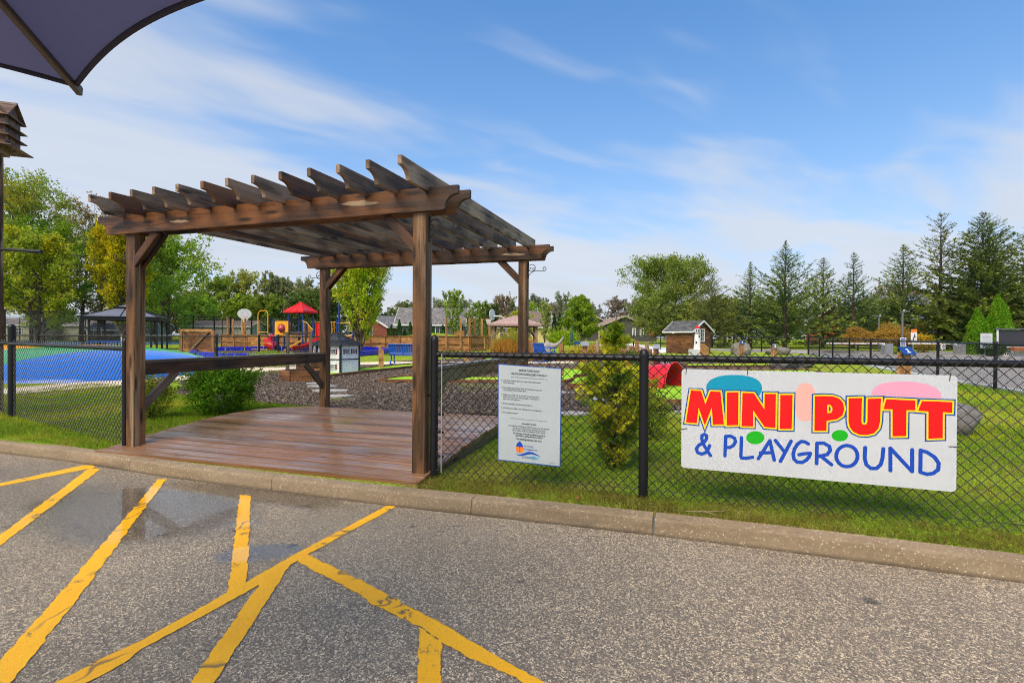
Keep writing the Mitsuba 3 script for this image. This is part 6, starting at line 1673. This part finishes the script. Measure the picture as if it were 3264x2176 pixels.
# low clipped or dense evergreens
def dense(name, label, x, y, z, rx, rz, seed, base, alt=None, altamt=.2, leaf=.05, n=6000, cone=False, shoots=0, cat='shrub', group=None, trunk=0.0, droop=False, z0=None, top=1.0):
    g = np.random.default_rng(seed)
    k = thing(name, label, cat, group)
    zg = float(T(y)) if z0 is None else z0
    d = g.normal(size=(n, 3))
    d /= np.linalg.norm(d, axis=1, keepdims=True)
    if cone:
        t = g.random(n) ** 1.35
        az = g.uniform(0, 6.283, n)
        lump = meshkit.fbm(np.c_[np.cos(az) * 2, np.sin(az) * 2, t * 5] + seed, 3, seed)
        R = rx * ((1 - t) ** .8) * (.62 + .75 * lump) * g.uniform(.55, 1.0, n) ** .5 + .02 * rx
        C = np.c_[x + R * np.cos(az), y + R * np.sin(az), zg + .03 + t * rz * 2]
    else:
        lump = meshkit.fbm(d * 2.0 + seed, 4, seed)
        R = (.36 + 1.25 * lump) * g.uniform(.2, 1.0, n) ** .42
        C = np.array([x, y, zg + z]) + d * R[:, None] * np.array([rx, rx, rz])
        if droop:
            C[:, 2] -= .35 * rz * (np.hypot(C[:, 0] - x, C[:, 1] - y) / rx) ** 2
        C = C[C[:, 2] > zg + .02]
    SH = []
    for q in range(shoots):
        v = g.normal(size=3)
        v[2] = abs(v[2]) * .8 + .1
        v /= np.linalg.norm(v)
        a0 = np.array([x, y, zg + z]) + v * .55 * np.array([rx, rx, rz])
        a1 = a0 + (v + g.normal(size=3) * .25 + [0, 0, .25]) * g.uniform(.45, .85) * np.array([rx, rx, rz])
        SH.append((a0, a1))
        C = np.vstack([C, a0 + (a1 - a0) * g.random((26, 1)) + g.normal(size=(26, 3)) * leaf * .55])
    m = MB()
    if SH:
        sticks(m, np.array([q[0] for q in SH]), np.array([q[1] for q in SH]), np.full(len(SH), .005), np.full(len(SH), .002), 3)
    if trunk:
        sticks(m, np.array([[x, y, zg - .05]]), np.array([[x, y, zg + z]]), np.array([trunk]), np.array([trunk * .6]), 6)
    nb_ = 26
    tip = C[g.integers(0, len(C), nb_)]
    st = np.tile([x, y, zg + (z * .9 if trunk else 0.02)], (nb_, 1)) + g.normal(size=(nb_, 3)) * [.05 * rx, .05 * rx, 0]
    if cone:
        st[:, 2] = zg + (tip[:, 2] - zg) * .7
    sticks(m, st, tip, np.full(nb_, max(.006, .012 * rx)), np.full(nb_, .003), 4)
    put('stem', m, 'm_bark', k)
    m = MB()
    leaves(m, C, leaf, colours(C, base, g, .5, 2.2 / rx, alt, altamt, seed), g)
    put('foliage', m, 'm_leaf', k)
    return k


for i, (x, y, h, r, lab) in enumerate([(35.5, 38.1, 4.4, 1.15, 'tallest bright green pyramidal cedar left of the notice board'), (34.2, 38.0, 2.9, 1.05, 'shorter bright green cedar at the left of its cedar group'), (37.3, 39.6, 4.0, 1.1, 'bright green cedar rising behind the notice board'), (37.0, 41.5, 3.6, 1.0, 'fourth bright green cedar tucked behind the tallest one')]):
    dense('cedar', lab, x, y, 0, r, h / 2, 200 + i, (.085, .20, .012), (.16, .28, .02), .2, .14, 7000, cone=True, cat='tree', group='bright green cedars on the right')
for i, (px_x, y, h, r, lab) in enumerate([(6.15, 76, 4.2, .75, 'left tall dark cedar beside the yellow shed'), (7.0, 76.5, 4.3, .75, 'right tall dark cedar beside the yellow shed')]):
    dense('dark_cedar', lab, px_x, y, 0, r, h / 2, 210 + i, (.03, .06, .02), None, 0, .16, 4000, cone=True, cat='tree', group='tall dark cedars by the yellow shed')
for i, px_x in enumerate((-15.3, -14.5, -14.0, -12.9, -12.1, -10.6, -10.0, -8.9)):
    dense('hedge_cedar', ('first', 'second', 'third', 'fourth', 'fifth', 'sixth', 'seventh', 'last')[i] + ' small dark clipped cedar from the left in the row before the grey bungalow', px_x, 66 + (i % 3), 0, .62, (1.15, 1.5, .9, 1.35, .8, 1.3, .9, 1.2)[i], 220 + i, (.035, .085, .02), None, 0, .14, 2500, cone=True, group='row of small cedars before the grey bungalow')
dense('round_bush', 'wide rounded yellow green bush beside the yellow shed', 6.2, 62, .75, 1.9, 1.0, 230, (.20, .28, .02), (.27, .34, .03), .2, .16, 6000, cat='bush', shoots=60)
dense('weeping_shrub', 'left bronze leaved weeping shrub on a thin trunk behind the road', 29.9, 45, 1.35, 1.25, .78, 231, (.24, .15, .035), (.32, .21, .04), .3, .13, 6500, trunk=.07, droop=True, group='bronze weeping shrubs')
dense('weeping_shrub', 'right wider bronze leaved weeping shrub beside the lamp post', 31.9, 44, 1.42, 1.55, .88, 232, (.25, .16, .035), (.34, .22, .04), .3, .13, 8000, trunk=.07, droop=True, group='bronze weeping shrubs')
dense('gold_bush', 'small golden bush behind the roadside fence near the orange road sign', 33.2, 42, .8, .75, .75, 233, (.36, .24, .02), (.22, .22, .02), .3, .12, 2500, cat='bush')
dense('low_shrub', 'low green shrub below the white information sheet', 32.2, 35.0, .5, .9, .5, 234, (.035, .06, .02), None, 0, .10, 2500)
dense('low_shrub', 'low yellow green perennial clump right of the left gate cabinet', 27.9, 37.6, .25, .7, .32, 235, (.24, .33, .02), None, 0, .1, 1200)
dense('bridge_shrub', 'rounded glossy green shrub at the left edge of the footbridge', -4.92, 8.80, .40, .56, .44, 240, (.06, .14, .010), (.17, .25, .015), .2, .046, 8500, shoots=150)
dense('young_shrub', 'small loose green shrub with golden tips behind the left pergola post', -5.78, 8.32, .32, .30, .38, 241, (.11, .17, .02), (.30, .25, .03), .15, .034, 2600, shoots=60)
dense('low_shrub', 'low leafy shrub behind the handrail near the playground fence', -9.6, 20.6, .3, 1.1, .36, 242, (.20, .27, .03), (.30, .30, .03), .2, .06, 4500)
dense('juniper', 'yellow green juniper right of the middle fence post', 1.84, 6.9, .30, .26, .36, 244, (.13, .19, .012), (.28, .29, .03), .2, .03, 2600, shoots=60)
dense('juniper', 'small dark shrub behind the golden cedar near the slab boulders', 4.05, 17.5, .45, .42, .42, 246, (.06, .12, .015), None, 0, .05, 2500)
dense('rust_shrub', 'low spreading rust and gold shrub left of the golden cedar tip', 4.6, 31, .35, 1.5, .42, 247, (.34, .19, .06), (.38, .33, .03), .35, .09, 3500)
dense('rust_shrub', 'low spreading rust coloured shrub right of the golden cedar tip', 7.0, 33, .32, 1.5, .36, 248, (.32, .17, .08), None, 0, .09, 3000)

# golden cedar with fan shaped sprays
g = np.random.default_rng(9)
gc2 = thing('golden_cedar', 'irregular golden green cedar standing behind the fence between the two signs', 'shrub')
cx, cy, cz = 1.06, 5.38, float(T(5.4))
m = MB()
zs = np.linspace(0, 1, 9)
st = np.c_[cx + .03 * np.sin(zs * 7), cy + zs * 0, cz + zs * 1.60]
sticks(m, st[:-1], st[1:], .024 * (1 - zs[:-1] * .85), .024 * (1 - zs[1:] * .85), 6)
C, D_ = [], []
for i in range(430):
    t = g.random() ** 1.15
    prof_ = (np.interp(t, [0, .05, .2, .4, .55, .66, .73, .80, .86, .95, 1], [.06, .12, .22, .36, .33, .20, .05, .06, .15, .05, .02]))
    az = g.uniform(0, 6.283)
    lump = .55 + .9 * meshkit.fbm(np.array([[math.cos(az) * 1.6, math.sin(az) * 1.6, t * 6]]), 3, 4)[0]
    L_ = prof_ * lump * g.uniform(.6, 1.1)
    d = np.array([math.cos(az), math.sin(az), .45])
    b0 = np.array([cx + .03 * math.sin(t * 7), cy, cz + t * 1.46 + .02])
    tipp = b0 + d * L_
    if i % 2 == 0:
        sticks(m, b0[None], tipp[None], np.array([.005]), np.array([.002]), 3)
    ns = max(3, int(L_ / .022))
    for s in np.linspace(.25, 1.05, ns):
        C.append(b0 + d * L_ * s + g.normal(size=3) * .018); D_.append(d)
put('trunk', m, 'm_bark', gc2)
C, D_ = np.array(C), np.array(D_)
N = len(C)
fr = MB()
clump = meshkit.fbm(C * 6.5, 3, 8)
gold = np.clip((clump - .49) * 6 + .36, 0, 1)
n_ = g.normal(size=(N, 3))
n_ /= np.linalg.norm(n_, axis=1, keepdims=True)
d0 = D_ + g.normal(size=(N, 3)) * .5
d0 /= np.linalg.norm(d0, axis=1, keepdims=True)
sd = np.cross(n_, d0)
sd /= np.linalg.norm(sd, axis=1, keepdims=True)
for a in np.linspace(-.95, .95, 7):
    d = d0 * math.cos(a) + sd * math.sin(a) - np.array([0, 0, .12])
    s = .062 * g.uniform(.7, 1.3, (N, 1)) * math.cos(a * .7)
    w_ = np.cross(d, n_) * .0062
    Q = np.stack([C, C + d * s * .6 + w_, C + d * s, C + d * s * .6 - w_], 1)
    col = np.array([.12, .22, .016]) * (1 - gold[:, None]) + np.array([.60, .60, .04]) * gold[:, None]
    rust = (g.random((N, 1)) < .012) | ((meshkit.fbm(C * 9 + 5, 2, 3)[:, None] > .80))
    col = np.where(rust, np.array([.42, .20, .02]), col) * g.uniform(.75, 1.3, (N, 1))
    fr.quad(Q, None, col)
put('foliage', fr, 'm_leaf', gc2)

# dry ornamental grass at the gazebo
g = np.random.default_rng(12)
og = MB()
for n, cx_, cy_, sp, hh, col in ((1500, -.35, 33.0, .75, 1.15, (.50, .25, .05)), (1200, .85, 33.3, .5, 1.2, (.52, .27, .06)), (600, .1, 33.8, 1.1, 1.9, (.46, .40, .08)), (500, -.1, 33.4, .8, 1.5, (.26, .30, .03))):
    b = np.c_[g.normal(cx_, sp * .5, n), g.normal(cy_, .3, n)]
    z = T(b[:, 1])
    h_ = hh * g.uniform(.5, 1.0, n)
    l_ = g.normal(size=(n, 2)) * .16 * h_[:, None]
    B0 = np.c_[b, z]
    T0 = np.c_[b + l_, z + h_]
    w = np.c_[np.full(n, .016), np.zeros(n), np.zeros(n)]
    og.tri(np.stack([B0 - w, B0 + w, T0], 1), None, np.array(col) * g.uniform(.6, 1.35, (n, 1)))
put('ornamental_grass', og, 'm_leaf', None, 'clump of dry orange ornamental grass in front of the wooden gazebo', 'grass', kind='stuff')

# ---- grass blades near the camera
g = np.random.default_rng(21)


def blades(pts, h0, w0, seed, dead, m, dry=0.0):
    n = len(pts)
    f = meshkit.fbm(np.c_[pts * 1.1, pts[:, :1] * 0], 4, seed)
    f2 = meshkit.fbm(np.c_[pts * 5, pts[:, :1] * 0], 3, seed + 3)
    z = T(pts[:, 1])
    h_ = h0 * g.uniform(.45, 1.2, n) * (.6 + .8 * f2)
    lean = g.normal(size=(n, 2)) * .55 * h_[:, None]
    az = g.uniform(0, 3.14, n)
    w = np.c_[np.cos(az), np.sin(az), 0 * az] * w0[:, None]
    B0 = np.c_[pts, z - .004]
    mid = np.c_[pts + lean * .35, z + h_ * .6]
    T0 = np.c_[pts + lean, z + h_]
    k = np.clip((f - .5) * 5 + dead + g.normal(size=n) * .35, 0, 1)[:, None]
    col = np.array([.19, .36, .016]) * (1 - k) + np.array([.47, .52, .040]) * k
    dd = (g.random((n, 1)) < (.05 + .35 * np.clip(dead, 0, 1)[:, None] * (f2[:, None] > .45)))
    col = np.where(dd, np.array([.40, .28, .10]), col) * g.uniform(.7, 1.3, (n, 1))
    dry = np.broadcast_to(dry, (n,))[:, None]
    q = np.clip(dry * (.45 + 1.6 * (f2[:, None] - .35)), 0, .85)
    col = col * (1 - q) + np.array([.21, .155, .045]) * g.uniform(.5, 1.4, (n, 1)) * q
    m.tri(np.stack([B0 - w, B0 + w, T0], 1), None, col)


m = MB()
def region(n, x0, x1, f0, f1, avoid=True):
    x = g.uniform(x0, x1, n)
    y = f0(x) + (f1(x) - f0(x)) * g.random(n)
    p = np.c_[x, y]
    a = (p - O[:2]) @ UX[:2]
    b = (p - O[:2]) @ UY[:2]
    ok = ~((a > -4.05) & (a < .13) & (b > -.62) & (b < 3.9))
    return p[ok], b[ok]


mp = sg.Polygon(MULCH)
shapely.prepare(mp)
kb = lambda x: KY(x) + .17
p, b = region(120000, -.95, 8.5, kb, lambda x: np.where(x < 3.4, kb(x) + 5.2, kb(x) + 6.5))
ok = ~shapely.contains_xy(mp, p[:, 0], p[:, 1])
ok &= ~((b < -.02) & (meshkit.fbm(np.c_[p * 3.2, p[:, :1] * 0], 4, 31) < .44) & (g.random(len(p)) < .85))
p, b = p[ok], b[ok]
blades(p, .050, np.full(len(p), .0030) * (1 + .10 * (p[:, 1] - 3)), 5, np.where(b < -.02, .35, .15), m, np.where(b < -.02, .9, .12))
p, b = region(16000, -1.3, 5.5, kb, lambda x: kb(x) + .42)
blades(p, .050, np.full(len(p), .0026), 6, np.full(len(p), .35), m, .95)
p, b = region(90000, -11, -3.2, kb, lambda x: np.minimum(kb(x) + 5.2, 14.0 + x * 0))
ok = ~shapely.contains_xy(mp, p[:, 0], p[:, 1])
p, b = p[ok], b[ok]
blades(p, .055, np.full(len(p), .0052), 7, np.full(len(p), .2), m, .25)
p, b = region(40000, 4, 13, lambda x: 7 + 0 * x, lambda x: 17 + 0 * x)
ok = ~shapely.contains_xy(mp, p[:, 0], p[:, 1])
blades(p[ok], .06, np.full(ok.sum(), .009), 8, np.full(ok.sum(), .35), m)
put('grass', m, 'm_leaf', None, 'short green and straw coloured grass on both sides of the fence', 'grass', kind='stuff')

m = MB()
n = 90000
p = np.c_[g.uniform(-9, 10, n), 8.9 + 11 * g.random(n) ** 1.4]
p = p[shapely.contains_xy(mp, p[:, 0], p[:, 1])]
n = len(p)
C = np.c_[p, T(p[:, 1]) + .014 + .016 * g.random(n)]
az = g.uniform(0, 6.283, n)
e = np.c_[np.cos(az), np.sin(az), g.normal(size=n) * .35]
s = np.c_[-np.sin(az), np.cos(az), g.normal(size=n) * .35]
l_, w_ = g.uniform(.010, .032, (n, 1)), g.uniform(.004, .011, (n, 1))
col = np.array([.150, .112, .080]) * g.uniform(.15, 1.9, (n, 1))
col = np.where(g.random((n, 1)) < .06, np.array([.40, .33, .28]), col)
m.quad(np.stack([C - e * l_ - s * w_, C + e * l_ - s * w_, C + e * l_ + s * w_, C - e * l_ + s * w_], 1), None, col)
put('mulch_chips', m, 'm_vc', None, 'loose brown bark chips covering the golf course beds', 'mulch', kind='stuff')

# ---- a bird on the broad spruce, and a few fallen leaves on the car park
bd = thing('bird', 'small black bird perched on the tip of the broad spruce', 'bird')
bz = float(T(51)) + 10.2
bm = trimesh.creation.icosphere(subdivisions=2)
put('body', MB().mesh((bm.vertices * [.10, .09, .15] + [26.7, 51, bz + .17], bm.faces)).mesh((bm.vertices * [.065, .06, .06] + [26.76, 51, bz + .36], bm.faces)), 'm_ink', bd, smooth=True)
put('tail', MB().bar((26.62, 51, bz + .10), (26.52, 51, bz - .14), .08, .03), 'm_ink', bd)
put('beak', MB().lathe([(.022, 0), (.001, .08)], (26.81, 51, bz + .36), 6, axis=np.array([[0, 1, 0], [0, 0, 1], [1, 0, 0.]])), 'm_orange', bd)
put('leg', MB().tube([(26.69, 51, bz), (26.69, 51, bz + .1)], .012, 4), 'm_ink', bd)
tw = MB().tube([(1.35, 4.02, .145), (1.52, 4.00, .150), (1.66, 4.03, .147)], .004, 4).tube([(1.5, 4.0, .149), (1.56, 3.93, .146)], .003, 4)
put('twig', tw, 'm_barewood', None, 'thin pale twig lying on the grass verge below the middle fence post', 'twig')
FL = [(-2.0, 4.55), (-1.62, 4.42), (.2, 4.16), (2.35, 2.2), (-4.3, 5.72), (-3.9, 5.62), (.55, 4.33), (-.2, 4.5)]
for i, (x, y) in enumerate(FL):
    a = g.uniform(0, 6.28)
    e, s = np.array([math.cos(a), math.sin(a), .25]) * .022, np.array([-math.sin(a), math.cos(a), .1]) * .013
    zc = .008 if y < KY(x) - .01 else .150
    c = np.array([x, y, zc])
    put('fallen_leaf', MB().quad([[c - e, c - s + UZ * .006, c + e, c + s + UZ * .006]]).quad([[c + e, c - s + UZ * .0062, c - e, c + s + UZ * .0062]]), 'm_brick', None, 'small curled rust brown leaf ' + ('in the gutter before the middle of the footbridge', 'in the gutter before the right end of the footbridge', 'in the gutter right of the footbridge', 'lying alone on the asphalt at lower right', 'in the gutter before the left end of the footbridge', 'second in the gutter before the left end of the footbridge', 'on the kerb below the rules sign', 'on the kerb just right of the footbridge')[i], 'leaf', 'fallen leaves by the kerb')
